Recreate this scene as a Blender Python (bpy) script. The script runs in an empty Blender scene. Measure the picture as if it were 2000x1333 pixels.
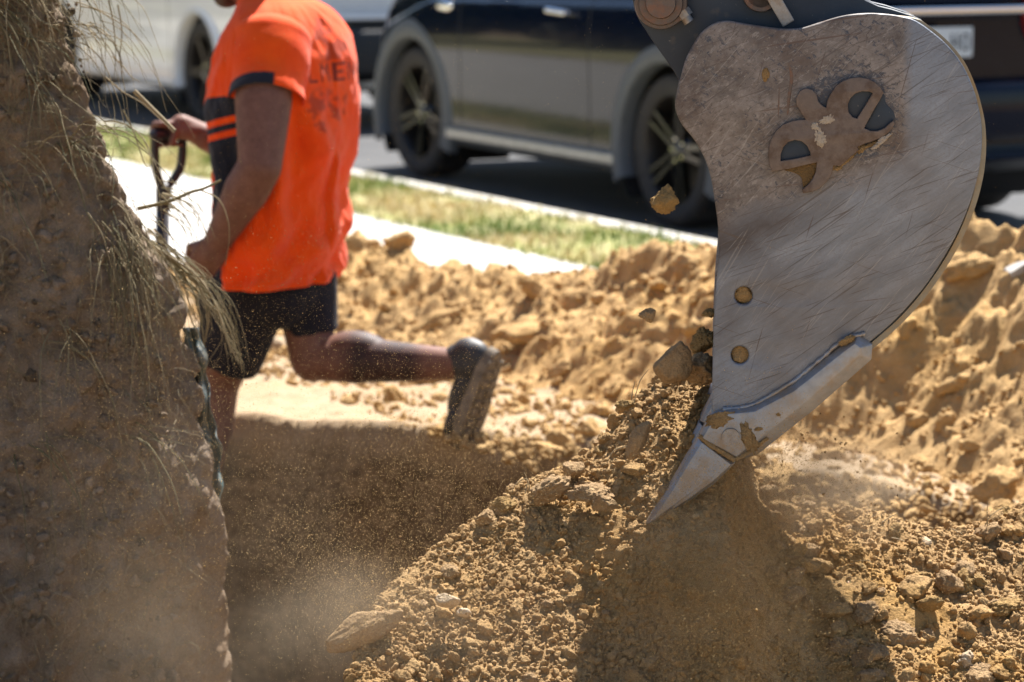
import bpy, bmesh, math, random
import numpy as np
from mathutils import Vector, Matrix, Euler

random.seed(7)
RNG = np.random.default_rng(7)
scene = bpy.context.scene
COL = scene.collection
R = math.radians

# ------------------------------------------------------------------ camera, sky, sun, exposure
CAM_H = 1.43
FPX = 2000 * 100.0 / 36.0            # focal length in pixels of the 2000 px wide photograph
PITCH = math.atan2(666.5 + 198.0, FPX)
cam_d = bpy.data.cameras.new('camera')
cam = bpy.data.objects.new('camera', cam_d)
COL.objects.link(cam)
cam_d.lens = 100.0
cam_d.sensor_width = 36.0
cam_d.clip_start = 0.05
cam_d.clip_end = 2000.0
cam_d.dof.use_dof = True
cam_d.dof.focus_distance = 4.5
cam_d.dof.aperture_fstop = 5.4
cam.location = (0, 0, CAM_H)
cam.rotation_euler = (math.pi / 2 - PITCH, 0, 0)
scene.camera = cam

SUN_EL, SUN_AZ = R(57), R(19)        # behind the scene, a little to the right of the view direction
world = bpy.data.worlds.new("World")
scene.world = world
world.use_nodes = True
wn = world.node_tree
wn.nodes.clear()
sky = wn.nodes.new('ShaderNodeTexSky')
sky.sky_type = 'NISHITA'
sky.sun_disc = False
sky.sun_elevation = SUN_EL
sky.sun_rotation = SUN_AZ
sky.air_density = 1.0
sky.dust_density = 0.5
bg = wn.nodes.new('ShaderNodeBackground')
bg.inputs['Strength'].default_value = 0.055
wo = wn.nodes.new('ShaderNodeOutputWorld')
wn.links.new(sky.outputs[0], bg.inputs['Color'])
wn.links.new(bg.outputs[0], wo.inputs['Surface'])

sun_d = bpy.data.lights.new('sun', 'SUN')
sun_d.energy = 5.0
sun_d.angle = R(0.53)
sun_d.color = (1.0, 0.965, 0.91)
sun = bpy.data.objects.new('sun', sun_d)
COL.objects.link(sun)
SUN_DIR = Vector((math.sin(SUN_AZ) * math.cos(SUN_EL), math.cos(SUN_AZ) * math.cos(SUN_EL), math.sin(SUN_EL)))
sun.rotation_euler = SUN_DIR.to_track_quat('Z', 'Y').to_euler()
sun.location = SUN_DIR * 30

scene.view_settings.view_transform = 'Standard'
scene.view_settings.look = 'None'
scene.view_settings.exposure = 1.6
scene.view_settings.gamma = 1.0
scene.view_settings.use_curve_mapping = False
scene.render.engine = 'CYCLES'
cy = scene.cycles
cy.use_denoising = True
cy.max_bounces = 6
cy.diffuse_bounces = 3
cy.glossy_bounces = 3
cy.transmission_bounces = 4
cy.volume_bounces = 1
cy.transparent_max_bounces = 8
cy.sample_clamp_indirect = 6.0
cy.volume_step_rate = 1.0
cy.volume_max_steps = 96

# ------------------------------------------------------------------ pixel helpers (photo pixels, 2000 x 1333)
_cp, _sp = math.cos(PITCH), math.sin(PITCH)

def ray(px, py):
    xc = (px - 1000.0) / FPX
    yc = (666.5 - py) / FPX
    return Vector((xc, _cp + yc * _sp, -_sp + yc * _cp))

def P(px, py, Y):
    d = ray(px, py)
    return Vector((0, 0, CAM_H)) + d * (Y / d.y)

def G(px, py, z):
    d = ray(px, py)
    return Vector((0, 0, CAM_H)) + d * ((z - CAM_H) / d.z)

# ------------------------------------------------------------------ noise (vectorised)
def _hash(ix, iy, iz, seed):
    h = (ix.astype(np.int64) * 374761393 + iy.astype(np.int64) * 668265263 + iz.astype(np.int64) * 2147483647 + seed * 974634777) & 0xffffffff
    h = ((h ^ (h >> 13)) * 1274126177) & 0xffffffff
    h = ((h ^ (h >> 16)) * 2246822519) & 0xffffffff
    return ((h ^ (h >> 15)) & 0xffffff) / float(0xffffff)

def vnoise(x, y, z=None, seed=0):
    x = np.asarray(x, float); y = np.asarray(y, float)
    z = np.zeros_like(x) if z is None else np.asarray(z, float)
    x0 = np.floor(x); y0 = np.floor(y); z0 = np.floor(z)
    fx, fy, fz = x - x0, y - y0, z - z0
    u = fx * fx * fx * (fx * (fx * 6 - 15) + 10); v = fy * fy * fy * (fy * (fy * 6 - 15) + 10); w = fz * fz * fz * (fz * (fz * 6 - 15) + 10)
    r = 0
    for dx in (0, 1):
        for dy in (0, 1):
            for dz in (0, 1):
                r = r + _hash(x0 + dx, y0 + dy, z0 + dz, seed) * (u if dx else 1 - u) * (v if dy else 1 - v) * (w if dz else 1 - w)
    return r * 2 - 1

def fbm(x, y, z=None, oct=4, seed=0, gain=0.5):
    x = np.asarray(x, float); y = np.asarray(y, float)
    z = np.zeros_like(x) if z is None else np.asarray(z, float)
    a, s, t = 1.0, 0.0, 0.0
    for o in range(oct):
        s = s + a * vnoise(x, y, z, seed + o * 17); t += a
        x, y, z, a = x * 2.03 + 3.1, y * 2.03 + 1.7, z * 2.03 + 5.3, a * gain
    return s / t

def worley2(x, y, seed=0):
    x0, y0 = np.floor(x), np.floor(y)
    best = np.full(np.shape(x), 9.0)
    idv = np.zeros(np.shape(x))
    zz = np.zeros_like(x0)
    for dx in (-1, 0, 1):
        for dy in (-1, 0, 1):
            cx, cy_ = x0 + dx, y0 + dy
            px_ = cx + _hash(cx, cy_, zz, seed); py_ = cy_ + _hash(cx, cy_, zz, seed + 5)
            d = np.hypot(px_ - x, py_ - y)
            m = d < best
            best = np.where(m, d, best)
            idv = np.where(m, _hash(cx, cy_, zz, seed + 9), idv)
    return best, idv

def shards(x, y, seed=0, edge=0.42):
    """broken tilted plates: each cell has its own level and tilt, with a sharp drop round its rim"""
    x0, y0 = np.floor(x), np.floor(y); zz = np.zeros_like(x0)
    b1 = np.full(np.shape(x), 9.0); b2_ = np.full(np.shape(x), 9.0)
    lv = np.zeros(np.shape(x)); tx = np.zeros(np.shape(x)); ty = np.zeros(np.shape(x))
    for dx in (-1, 0, 1):
        for dy in (-1, 0, 1):
            cx, cy_ = x0 + dx, y0 + dy
            ox = cx + _hash(cx, cy_, zz, seed) - x; oy = cy_ + _hash(cx, cy_, zz, seed + 5) - y
            d = np.hypot(ox, oy)
            m = d < b1
            b2_ = np.where(m, b1, np.minimum(b2_, d))
            lv = np.where(m, _hash(cx, cy_, zz, seed + 9) - (_hash(cx, cy_, zz, seed + 11) * 2 - 1) * ox * 0.9 - (_hash(cx, cy_, zz, seed + 13) * 2 - 1) * oy * 0.9, lv)
            b1 = np.where(m, d, b1)
    return np.maximum(lv, 0) * sstep(0.02, 0.16, b2_ - b1) * sstep(0.85, 0.5, b1)

def sstep(a, b, x):
    t = np.clip((x - a) / (b - a), 0, 1)
    return t * t * (3 - 2 * t)

# ------------------------------------------------------------------ object helpers
def tag(o, label=None, cat=None, group=None, kind=None):
    if label: o['label'] = label
    if cat: o['category'] = cat
    if group: o['group'] = group
    if kind: o['kind'] = kind
    return o

def mesh_np(name, verts, faces, mat=None, parent=None, smooth=True, attrs=None, loc=None):
    """verts (n,3); faces (m,3) or (m,4) array, or a list of polygons"""
    me = bpy.data.meshes.new(name)
    verts = np.asarray(verts, np.float32)
    if isinstance(faces, np.ndarray):
        k = faces.shape[1]
        me.vertices.add(len(verts)); me.vertices.foreach_set('co', verts.ravel())
        me.loops.add(faces.size); me.loops.foreach_set('vertex_index', faces.astype(np.int32).ravel())
        me.polygons.add(len(faces))
        me.polygons.foreach_set('loop_start', np.arange(0, faces.size, k, dtype=np.int32))
        me.update(calc_edges=True)
    else:
        me.from_pydata([tuple(map(float, v)) for v in verts], [], [tuple(f) for f in faces])
        me.update()
    if smooth:
        me.polygons.foreach_set('use_smooth', np.ones(len(me.polygons), bool))
    for an, arr in (attrs or {}).items():
        arr = np.asarray(arr, np.float32)
        if arr.ndim == 1:
            a = me.attributes.new(an, 'FLOAT', 'POINT'); a.data.foreach_set('value', arr)
        else:
            a = me.attributes.new(an, 'FLOAT_COLOR', 'POINT')
            a.data.foreach_set('color', np.concatenate([arr, np.ones((len(arr), 1), np.float32)], 1).ravel())
    if mat: me.materials.append(mat)
    o = bpy.data.objects.new(name, me)
    COL.objects.link(o)
    if parent is not None: o.parent = parent
    if loc is not None: o.location = loc
    return o

def obj_bm(name, bm, mat, parent=None, smooth=False, loc=None):
    bmesh.ops.recalc_face_normals(bm, faces=bm.faces)
    me = bpy.data.meshes.new(name); bm.to_mesh(me); bm.free()
    if smooth:
        me.polygons.foreach_set('use_smooth', np.ones(len(me.polygons), bool))
    if mat: me.materials.append(mat)
    o = bpy.data.objects.new(name, me); COL.objects.link(o)
    if parent is not None: o.parent = parent
    if loc is not None: o.location = loc
    return o

def empty(name, loc=(0, 0, 0)):
    o = bpy.data.objects.new(name, None); COL.objects.link(o); o.location = loc
    o.empty_display_size = 0.1
    return o

def grid_faces(nu, nv, closed_u=False):
    """vertex index = iv*nu + iu"""
    iu = np.arange(nu if closed_u else nu - 1); iv = np.arange(nv - 1)
    a = (iv[:, None] * nu + iu[None, :]); b = (iv[:, None] * nu + (iu[None, :] + 1) % nu)
    return np.stack([a, b, b + nu, a + nu], -1).reshape(-1, 4)

def apply_mods(o):
    dg = bpy.context.evaluated_depsgraph_get()
    dg.update()
    me = bpy.data.meshes.new_from_object(o.evaluated_get(dg))
    old = o.data
    o.modifiers.clear()
    o.data = me
    return o

def shade_auto(o, ang=35):
    me = o.data
    me.polygons.foreach_set('use_smooth', np.ones(len(me.polygons), bool))
    try:
        me.set_sharp_from_angle(angle=R(ang))
    except Exception:
        pass
    return o

def add_box(bm, c, s, rot=None, bevel=0.0):
    r = bmesh.ops.create_cube(bm, size=1.0)
    vs = r['verts']
    for v in vs: v.co = Vector((v.co.x * s[0], v.co.y * s[1], v.co.z * s[2]))
    if bevel > 0:
        es = list({e for v in vs for e in v.link_edges})
        rb = bmesh.ops.bevel(bm, geom=es, offset=bevel, segments=2, affect='EDGES', profile=0.6)
        vs = list({v for f in rb['faces'] for v in f.verts} | {v for v in vs if v.is_valid})
    M = Matrix.Translation(Vector(c)) @ (rot.to_4x4() if rot is not None else Matrix.Identity(4))
    for v in vs: v.co = M @ v.co
    return vs

def add_cyl(bm, a, b, ra, rb=None, seg=20, cap=True):
    a, b = Vector(a), Vector(b); rb = ra if rb is None else rb
    d = (b - a); q = d.to_track_quat('Z', 'Y').to_matrix()
    c0, c1 = [], []
    for i in range(seg):
        t = 2 * math.pi * i / seg
        u = q @ Vector((math.cos(t), math.sin(t), 0))
        c0.append(bm.verts.new(a + u * ra)); c1.append(bm.verts.new(b + u * rb))
    for i in range(seg):
        j = (i + 1) % seg
        bm.faces.new((c0[i], c0[j], c1[j], c1[i]))
    if cap:
        bm.faces.new(c0[::-1]); bm.faces.new(c1)
    return c0 + c1

def add_capsule(bm, a, b, ra, rb=None, seg=16, n=5):
    a, b = Vector(a), Vector(b); rb = ra if rb is None else rb
    d = b - a
    if d.length < 1e-6: d = Vector((0, 0, 1e-4))
    q = d.to_track_quat('Z', 'Y').to_matrix()
    rings = []
    for k in range(n):
        t = -math.pi / 2 + (math.pi / 2) * (k + 0.5) / n
        rings.append((a + q @ Vector((0, 0, math.sin(t) * ra)), math.cos(t) * ra))
    rings.append((a, ra)); rings.append((b, rb))
    for k in range(n):
        t = (math.pi / 2) * (k + 0.5) / n
        rings.append((b + q @ Vector((0, 0, math.sin(t) * rb)), math.cos(t) * rb))
    pr = None
    first = None
    for c, r in rings:
        cur = [bm.verts.new(c + q @ Vector((math.cos(2 * math.pi * i / seg) * r, math.sin(2 * math.pi * i / seg) * r, 0))) for i in range(seg)]
        if pr:
            for i in range(seg):
                j = (i + 1) % seg
                bm.faces.new((pr[i], pr[j], cur[j], cur[i]))
        else: first = cur
        pr = cur
    bm.faces.new(first[::-1]); bm.faces.new(pr)

def add_ellipsoid(bm, c, r, rot=None, seg=20):
    rr = bmesh.ops.create_uvsphere(bm, u_segments=seg, v_segments=seg // 2 + 2, radius=1.0)
    M = Matrix.Translation(Vector(c)) @ (rot.to_4x4() if rot is not None else Matrix.Identity(4)) @ Matrix.Diagonal((r[0], r[1], r[2], 1))
    for v in rr['verts']: v.co = M @ v.co

def tube_np(pts, rads, sides=6):
    """numpy tube along points -> verts, faces(quads)"""
    pts = np.asarray(pts, float); n = len(pts)
    rads = np.broadcast_to(np.asarray(rads, float), (n,))
    tg = np.gradient(pts, axis=0); tg /= np.linalg.norm(tg, axis=1)[:, None] + 1e-12
    ref = np.array([0.31, 0.52, 0.8]) if abs(tg[0] @ np.array([0.31, 0.52, 0.8])) < 0.9 else np.array([1.0, 0, 0])
    u = np.cross(tg, ref); u /= np.linalg.norm(u, axis=1)[:, None] + 1e-12
    v = np.cross(tg, u)
    a = np.arange(sides) * 2 * np.pi / sides
    V = pts[:, None, :] + rads[:, None, None] * (np.cos(a)[None, :, None] * u[:, None, :] + np.sin(a)[None, :, None] * v[:, None, :])
    return V.reshape(-1, 3), grid_faces(sides, n, closed_u=True)

class Gather:
    def __init__(self): self.v, self.f, self.t, self.n = [], [], [], 0
    def add(self, v, f, t=0.5):
        self.v.append(v); self.f.append(f + self.n); self.t.append(np.broadcast_to(np.asarray(t, float), (len(v),))); self.n += len(v)
    def build(self, name, mat, parent=None, smooth=True, loc=None):
        return mesh_np(name, np.concatenate(self.v), np.concatenate(self.f), mat, parent, smooth, {'tint': np.concatenate(self.t)}, loc)

# ------------------------------------------------------------------ material helpers
class NT:
    def __init__(self, name):
        self.m = bpy.data.materials.new(name); self.m.use_nodes = True
        self.t = self.m.node_tree; self.t.nodes.clear()
        self.out = self.t.nodes.new('ShaderNodeOutputMaterial')
        self.b = self.t.nodes.new('ShaderNodeBsdfPrincipled')
        self.t.links.new(self.b.outputs[0], self.out.inputs['Surface'])
        self._tc = None
    def node(self, ty, **kw):
        n = self.t.nodes.new(ty)
        for k, v in kw.items(): setattr(n, k, v)
        return n
    def link(self, a, b): self.t.links.new(a, b)
    def setin(self, n, name, v):
        s = n.inputs[name]
        if hasattr(v, 'is_output') or isinstance(v, bpy.types.NodeSocket): self.link(v, s)
        else: s.default_value = v
    @property
    def tc(self):
        if self._tc is None: self._tc = self.node('ShaderNodeTexCoord')
        return self._tc.outputs['Object']
    def mapping(self, vec=None, scale=(1, 1, 1), rot=(0, 0, 0), loc=(0, 0, 0)):
        n = self.node('ShaderNodeMapping')
        self.link(vec or self.tc, n.inputs['Vector'])
        n.inputs['Scale'].default_value = scale; n.inputs['Rotation'].default_value = rot; n.inputs['Location'].default_value = loc
        return n.outputs[0]
    def smap(self, rot, sx, sy, loc=0.0):
        a = self.mapping(rot=(0, 0, R(rot)), loc=(loc, loc * 0.7, 0))
        return self.mapping(a, scale=(sx, sy, 1))
    def noise(self, scale, detail=4, rough=0.55, vec=None, dist=0.0):
        n = self.node('ShaderNodeTexNoise')
        n.inputs['Scale'].default_value = scale; n.inputs['Detail'].default_value = detail
        n.inputs['Roughness'].default_value = rough; n.inputs['Distortion'].default_value = dist
        self.link(vec or self.tc, n.inputs['Vector'])
        return n.outputs['Fac']
    def voronoi(self, scale, vec=None, feature='F1', out='Distance'):
        n = self.node('ShaderNodeTexVoronoi', feature=feature)
        n.inputs['Scale'].default_value = scale
        self.link(vec or self.tc, n.inputs['Vector'])
        return n.outputs[out]
    def ramp(self, fac, stops):
        n = self.node('ShaderNodeValToRGB')
        e = n.color_ramp.elements
        while len(e) < len(stops): e.new(0.5)
        for i, (p, c) in enumerate(stops):
            e[i].position = p
            e[i].color = (c, c, c, 1) if isinstance(c, (int, float)) else (c[0], c[1], c[2], 1)
        self.link(fac, n.inputs['Fac'])
        return n.outputs['Color']
    def mix(self, fac, a, b, mode='MIX'):
        n = self.node('ShaderNodeMix', data_type='RGBA', blend_type=mode)
        for s, v in ((n.inputs[0], fac), (n.inputs[6], a), (n.inputs[7], b)):
            if isinstance(v, bpy.types.NodeSocket): self.link(v, s)
            elif isinstance(v, (int, float)): s.default_value = v if s.type == 'VALUE' else (v, v, v, 1)
            else: s.default_value = (v[0], v[1], v[2], 1)
        return n.outputs[2]
    def math(self, op, a, b=None, clamp=False):
        n = self.node('ShaderNodeMath', operation=op, use_clamp=clamp)
        for i, v in enumerate((a, b)):
            if v is None: continue
            if isinstance(v, bpy.types.NodeSocket): self.link(v, n.inputs[i])
            else: n.inputs[i].default_value = v
        return n.outputs[0]
    def attr(self, name, out='Fac'):
        n = self.node('ShaderNodeAttribute'); n.attribute_name = name
        return n.outputs[out]
    def sep(self, vec=None):
        n = self.node('ShaderNodeSeparateXYZ'); self.link(vec or self.tc, n.inputs[0])
        return n.outputs
    def bump(self, h, strength=0.3, dist=0.01, normal=None):
        n = self.node('ShaderNodeBump')
        n.inputs['Strength'].default_value = strength; n.inputs['Distance'].default_value = dist
        self.link(h, n.inputs['Height'])
        if normal is not None: self.link(normal, n.inputs['Normal'])
        self.link(n.outputs[0], self.b.inputs['Normal'])
        return n.outputs[0]
    def set(self, **kw):
        names = {'color': 'Base Color', 'rough': 'Roughness', 'metal': 'Metallic', 'spec': 'Specular IOR Level', 'coat': 'Coat Weight',
                 'coat_rough': 'Coat Roughness', 'sheen': 'Sheen Weight', 'sss': 'Subsurface Weight', 'trans': 'Transmission Weight', 'ior': 'IOR', 'alpha': 'Alpha'}
        for k, v in kw.items():
            s = self.b.inputs[names[k]]
            if isinstance(v, bpy.types.NodeSocket): self.link(v, s)
            elif isinstance(v, (tuple, list)): s.default_value = (v[0], v[1], v[2], 1)
            else: s.default_value = v
        return self

def simple_mat(name, color, rough=0.6, metal=0.0, var=0.15, nscale=30, bump=0.0, bdist=0.004, **kw):
    n = NT(name)
    f = n.noise(nscale, 5, 0.6)
    c = n.mix(n.ramp(f, [(0.3, 0.0), (0.7, 1.0)]), [x * (1 - var) for x in color], [min(1, x * (1 + var)) for x in color])
    n.set(color=c, rough=rough, metal=metal, **kw)
    if bump: n.bump(f, bump, bdist)
    return n.m

def soil_mat(name, light, dark, gold, gold_amt=0.35, bump=0.5, grit=1.0):
    """dusty excavated soil: pale dust, darker damp earth and golden sand patches, gritty fine relief"""
    n = NT(name)
    big = n.noise(3.2, 5, 0.6)
    mid = n.noise(19, 6, 0.65)
    fine = n.noise(160 * grit, 6, 0.72)
    t = n.attr('tint')
    c = n.mix(n.ramp(mid, [(0.3, 0.0), (0.68, 1.0)]), dark, light)
    c = n.mix(n.math('MULTIPLY', n.ramp(big, [(0.48, 0.0), (0.66, 1.0)]), gold_amt, True), c, gold)
    c = n.mix(n.ramp(t, [(0.0, 1.0), (0.22, 0.0), (1, 0.0)]), c, [x * 0.62 for x in dark])
    c = n.mix(n.ramp(t, [(0.0, 0.0), (0.80, 0.0), (1.0, 0.75)]), c, [min(1, x * 1.18 + 0.03) for x in light])
    c = n.mix(n.ramp(n.noise(420 * grit, 3, 0.6), [(0.35, 0.30), (0.6, 0.0)]), c, [x * 0.45 for x in dark])
    n.set(color=c, rough=0.96, spec=0.12)
    h = n.math('ADD', n.math('MULTIPLY', mid, 1.6), n.math('MULTIPLY', fine, 0.8))
    n.bump(h, bump, 0.012)
    return n.m

# ------------------------------------------------------------------ road frame: a runs along the kerb towards the camera, q across it towards the road
K0 = G(1330, 455, 0.12)
AX, AY = 0.472, -0.8816
QX, QY = 0.8816, 0.472
YARD = 0.10

def st(x, y):
    return (x - K0.x) * AX + (y - K0.y) * AY, (x - K0.x) * QX + (y - K0.y) * QY

def xy(s, t):
    return K0.x + s * AX + t * QX, K0.y + s * AY + t * QY

M_SOIL_HEAP = soil_mat('excavated_soil', (0.56, 0.365, 0.175), (0.36, 0.215, 0.092), (0.48, 0.265, 0.07), 0.75, 0.9)
M_SOIL_BERM = soil_mat('dry_sandy_soil', (0.57, 0.375, 0.175), (0.38, 0.23, 0.095), (0.50, 0.295, 0.095), 0.4, 0.7, 0.6)
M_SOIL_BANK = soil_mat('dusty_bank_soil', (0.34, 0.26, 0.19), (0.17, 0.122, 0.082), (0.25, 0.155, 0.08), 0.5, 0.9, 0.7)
M_SOIL_YARD = soil_mat('compacted_soil', (0.41, 0.31, 0.205), (0.30, 0.21, 0.125), (0.36, 0.23, 0.10), 0.3, 0.4, 0.5)

n_ = M_SOIL_YARD.node_tree
_b = [q for q in n_.nodes if q.type == 'BSDF_PRINCIPLED'][0]
_src = _b.inputs['Base Color'].links[0].from_socket
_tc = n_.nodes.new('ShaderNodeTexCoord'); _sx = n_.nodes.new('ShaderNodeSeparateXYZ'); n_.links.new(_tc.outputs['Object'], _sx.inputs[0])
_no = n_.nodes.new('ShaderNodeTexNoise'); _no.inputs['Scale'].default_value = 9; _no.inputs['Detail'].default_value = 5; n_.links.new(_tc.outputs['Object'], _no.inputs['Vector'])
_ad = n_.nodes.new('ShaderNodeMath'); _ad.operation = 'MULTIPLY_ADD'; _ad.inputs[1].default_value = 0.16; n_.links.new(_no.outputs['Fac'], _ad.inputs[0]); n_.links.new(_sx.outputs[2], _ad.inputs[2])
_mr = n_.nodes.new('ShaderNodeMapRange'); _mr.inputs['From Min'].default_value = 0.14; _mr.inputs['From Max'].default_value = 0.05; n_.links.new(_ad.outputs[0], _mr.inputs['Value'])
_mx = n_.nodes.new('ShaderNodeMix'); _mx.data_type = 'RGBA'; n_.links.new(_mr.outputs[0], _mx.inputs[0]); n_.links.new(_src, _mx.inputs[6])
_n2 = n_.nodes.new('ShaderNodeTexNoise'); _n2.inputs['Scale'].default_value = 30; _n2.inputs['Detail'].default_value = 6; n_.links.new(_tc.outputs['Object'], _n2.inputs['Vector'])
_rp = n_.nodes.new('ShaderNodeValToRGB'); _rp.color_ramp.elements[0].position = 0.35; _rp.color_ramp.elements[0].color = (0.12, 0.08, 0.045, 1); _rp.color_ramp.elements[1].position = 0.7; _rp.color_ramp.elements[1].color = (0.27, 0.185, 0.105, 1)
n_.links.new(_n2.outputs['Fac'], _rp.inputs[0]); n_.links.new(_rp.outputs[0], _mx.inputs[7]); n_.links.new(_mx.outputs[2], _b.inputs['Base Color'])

# ------------------------------------------------------------------ ground (one sheet out to the horizon, with the trench dug into it)
def lip_y(x):
    return np.interp(x, [-4, -2, -0.76, 0.25, 0.65, 1.0, 3, 6], [8.6, 7.9, 7.36, 6.93, 6.58, 6.22, 5.6, 5.2])

def ground_h(x, y):
    s, t = st(x, y)
    h = YARD + 0.012 * fbm(x * 2.2, y * 2.2, seed=3) + 0.006 * fbm(x * 17, y * 17, seed=4, oct=3)
    ly = lip_y(x) + 0.05 * fbm(x * 3, y * 0 + 2, seed=5) + 0.035 * fbm(x * 11, y * 9, seed=6, oct=4)
    near = np.interp(x, [0.15, 0.35, 0.7], [3.2, 3.6, 5.2]) + 0.06 * fbm(x * 3, y * 0 + 7, seed=8)
    dep = 0.27 + 0.60 * sstep(-0.80, -0.70, x)
    inside = sstep(0.0, 0.16, ly - y) * sstep(0.0, 0.2, y - near) * sstep(-3.2, -2.8, x) * (1 - sstep(2.8, 3.2, x))
    h = h - inside * (dep + 0.05 * fbm(x * 4, y * 4, seed=9) + 0.03 * fbm(x * 13, y * 13, seed=10, oct=3))
    lump = fbm(x * 9, y * 9, seed=12, oct=4)
    h = h + 0.018 * lump * sstep(-3.6, -2.6, t) * (1 - sstep(-2.2, -2.0, t))
    h = np.where(t > -2.05, np.minimum(h, 0.085), h)
    h = np.where(t > -0.1, -0.03, h)
    far = np.hypot(x, y - 7) > 18
    h = np.where(far & (t <= -0.1), 0.08, h)
    return h

def axis_pts(lo, hi, step, reach):
    core = np.arange(lo, hi + step * 0.5, step)
    out, d, p = [], step, hi
    while p < reach:
        d *= 1.35; p += d; out.append(p)
    low, d, p = [], step, lo
    while p > -reach:
        d *= 1.35; p -= d; low.append(p)
    return np.array(low[::-1] + list(core) + out)

gx = axis_pts(-1.9, 2.2, 0.016, 900); gy = axis_pts(4.9, 8.6, 0.016, 900)
X, Y = np.meshgrid(gx, gy)
Z = ground_h(X, Y)
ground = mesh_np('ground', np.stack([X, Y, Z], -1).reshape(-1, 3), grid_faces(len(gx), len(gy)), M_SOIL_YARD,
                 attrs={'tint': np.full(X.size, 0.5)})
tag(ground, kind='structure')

# asphalt road, kerb, footpath, grass verge
def strip(name, mat, t0, t1, s0, s1, z, ns, nt, amp=0.0, kind='structure', dz=None, edge=None):
    ss = np.linspace(s0, s1, ns); tt = np.linspace(t0, t1, nt)
    S, T = np.meshgrid(ss, tt)
    if edge is not None: T = t1 - (t1 - T) * (t1 - edge(S)) / (t1 - t0)
    xx, yy = xy(S, T)
    zz = np.full_like(xx, z) + (amp * fbm(xx * 3, yy * 3, seed=21) if amp else 0)
    if dz is not None: zz = zz + dz(S, T)
    return tag(mesh_np(name, np.stack([xx, yy, zz], -1).reshape(-1, 3), grid_faces(ns, nt), mat), kind=kind)

n = NT('asphalt')
f = n.noise(90, 6, 0.7)
n.set(color=n.mix(n.ramp(n.noise(1.3, 4), [(0.35, 0.0), (0.7, 1.0)]), (0.040, 0.040, 0.043), (0.072, 0.071, 0.071)), rough=0.92)
n.bump(f, 0.4, 0.006)
M_ASPHALT = n.m
strip('road', M_ASPHALT, 0.0, 7.5, -60, 40, 0.0, 60, 12)

n = NT('concrete')
f = n.noise(25, 6, 0.65)
c = n.mix(n.ramp(n.noise(3, 5, 0.6), [(0.3, 0.0), (0.7, 1.0)]), (0.38, 0.36, 0.335), (0.47, 0.45, 0.42))
c = n.mix(n.ramp(n.noise(140, 4), [(0.36, 0.5), (0.5, 0.0)]), c, (0.36, 0.32, 0.27))
n.set(color=c, rough=0.9)
n.bump(f, 0.25, 0.004)
M_CONC = n.m

def path_dz(S, T):
    return -0.012 * (np.abs((S % 1.5) - 0.75) > 0.742)
strip('footpath', M_CONC, -2.2, -0.865, -22, 9, 0.125, 1550, 12, dz=path_dz, edge=lambda S: np.interp(S, [0.4, 1.4], [-2.2, -1.62]))

bm = bmesh.new()
prof = [(-0.15, 0.05), (-0.15, 0.124), (-0.02, 0.122), (0.0, 0.105), (0.0, -0.02)]
for k in range(-9, 4):
    s0, s1 = k * 2.4, k * 2.4 + 2.392
    rings = []
    for s in (s0, s1):
        rings.append([bm.verts.new((*xy(s, t), z)) for t, z in prof])
    for i in range(len(prof) - 1):
        bm.faces.new((rings[0][i], rings[0][i + 1], rings[1][i + 1], rings[1][i]))
    bm.faces.new(rings[0]); bm.faces.new(rings[1][::-1])
M_KERB = simple_mat('stained_kerb_concrete', (0.40, 0.375, 0.33), 0.9, var=0.25, nscale=9, bump=0.3)
tag(obj_bm('kerb', bm, M_KERB), kind='structure')

n = NT('verge_soil')
m1 = n.noise(5.5, 5, 0.65)
c = n.mix(n.ramp(m1, [(0.35, 0.0), (0.62, 1.0)]), (0.55, 0.44, 0.26), (0.27, 0.28, 0.08))
c = n.mix(n.ramp(n.noise(60, 5, 0.7), [(0.38, 0.6), (0.55, 0.0)]), c, (0.12, 0.13, 0.04))
n.set(color=c, rough=1.0)
n.bump(n.noise(70, 5), 0.6, 0.02)
M_VERGE = n.m
strip('verge', M_VERGE, -0.87, -0.148, -22, 9, 0.118, 600, 40, amp=0.012)

strip('unseen_lawn', M_VERGE, -14, -2.4, -26, -4.5, 0.128, 60, 40, amp=0.02)  # unseen grass added to darken the ground mirrored in the navy car

# short grass on the verge: a patchy turf of single blades
n = NT('grass_blade')
t_ = n.attr('tint')
n.set(color=n.ramp(t_, [(0.0, (0.10, 0.17, 0.035)), (0.42, (0.22, 0.27, 0.06)), (0.6, (0.40, 0.35, 0.14)), (1.0, (0.60, 0.48, 0.26))]), rough=0.8, spec=0.25)
M_GRASS = n.m
NB = 42000
s_ = RNG.uniform(-9, 4.5, NB); tt_ = RNG.uniform(-0.90, -0.12, NB)
bx_, by_ = xy(s_, tt_)
dry = fbm(bx_ * 2.3, by_ * 2.3, seed=31, oct=4) * 1.1 + RNG.normal(0, 0.17, NB) + 0.58
dens = fbm(bx_ * 3.7, by_ * 3.7, seed=33, oct=3)
keep = RNG.uniform(-0.7, 0.4, NB) < dens
bx_, by_, dry = bx_[keep], by_[keep], dry[keep]
NB = len(bx_)
hh = RNG.uniform(0.012, 0.05, NB); an = RNG.uniform(0, 2 * np.pi, NB); ln = RNG.uniform(0.2, 1.0, NB) * hh
w_ = RNG.uniform(0.0025, 0.005, NB)
b0 = np.stack([bx_, by_, np.full(NB, 0.114)], -1)
side = np.stack([np.cos(an), np.sin(an), np.zeros(NB)], -1) * w_[:, None]
lean = np.stack([-np.sin(an) * ln, np.cos(an) * ln, hh], -1)
V = np.stack([b0 - side, b0 + side, b0 + lean * 0.55 + side * 0.7, b0 + lean], 1).reshape(-1, 3)
i4 = np.arange(NB)[:, None] * 4
F = np.concatenate([i4 + np.array([[0, 1, 2]]), i4 + np.array([[0, 2, 3]])])
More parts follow.
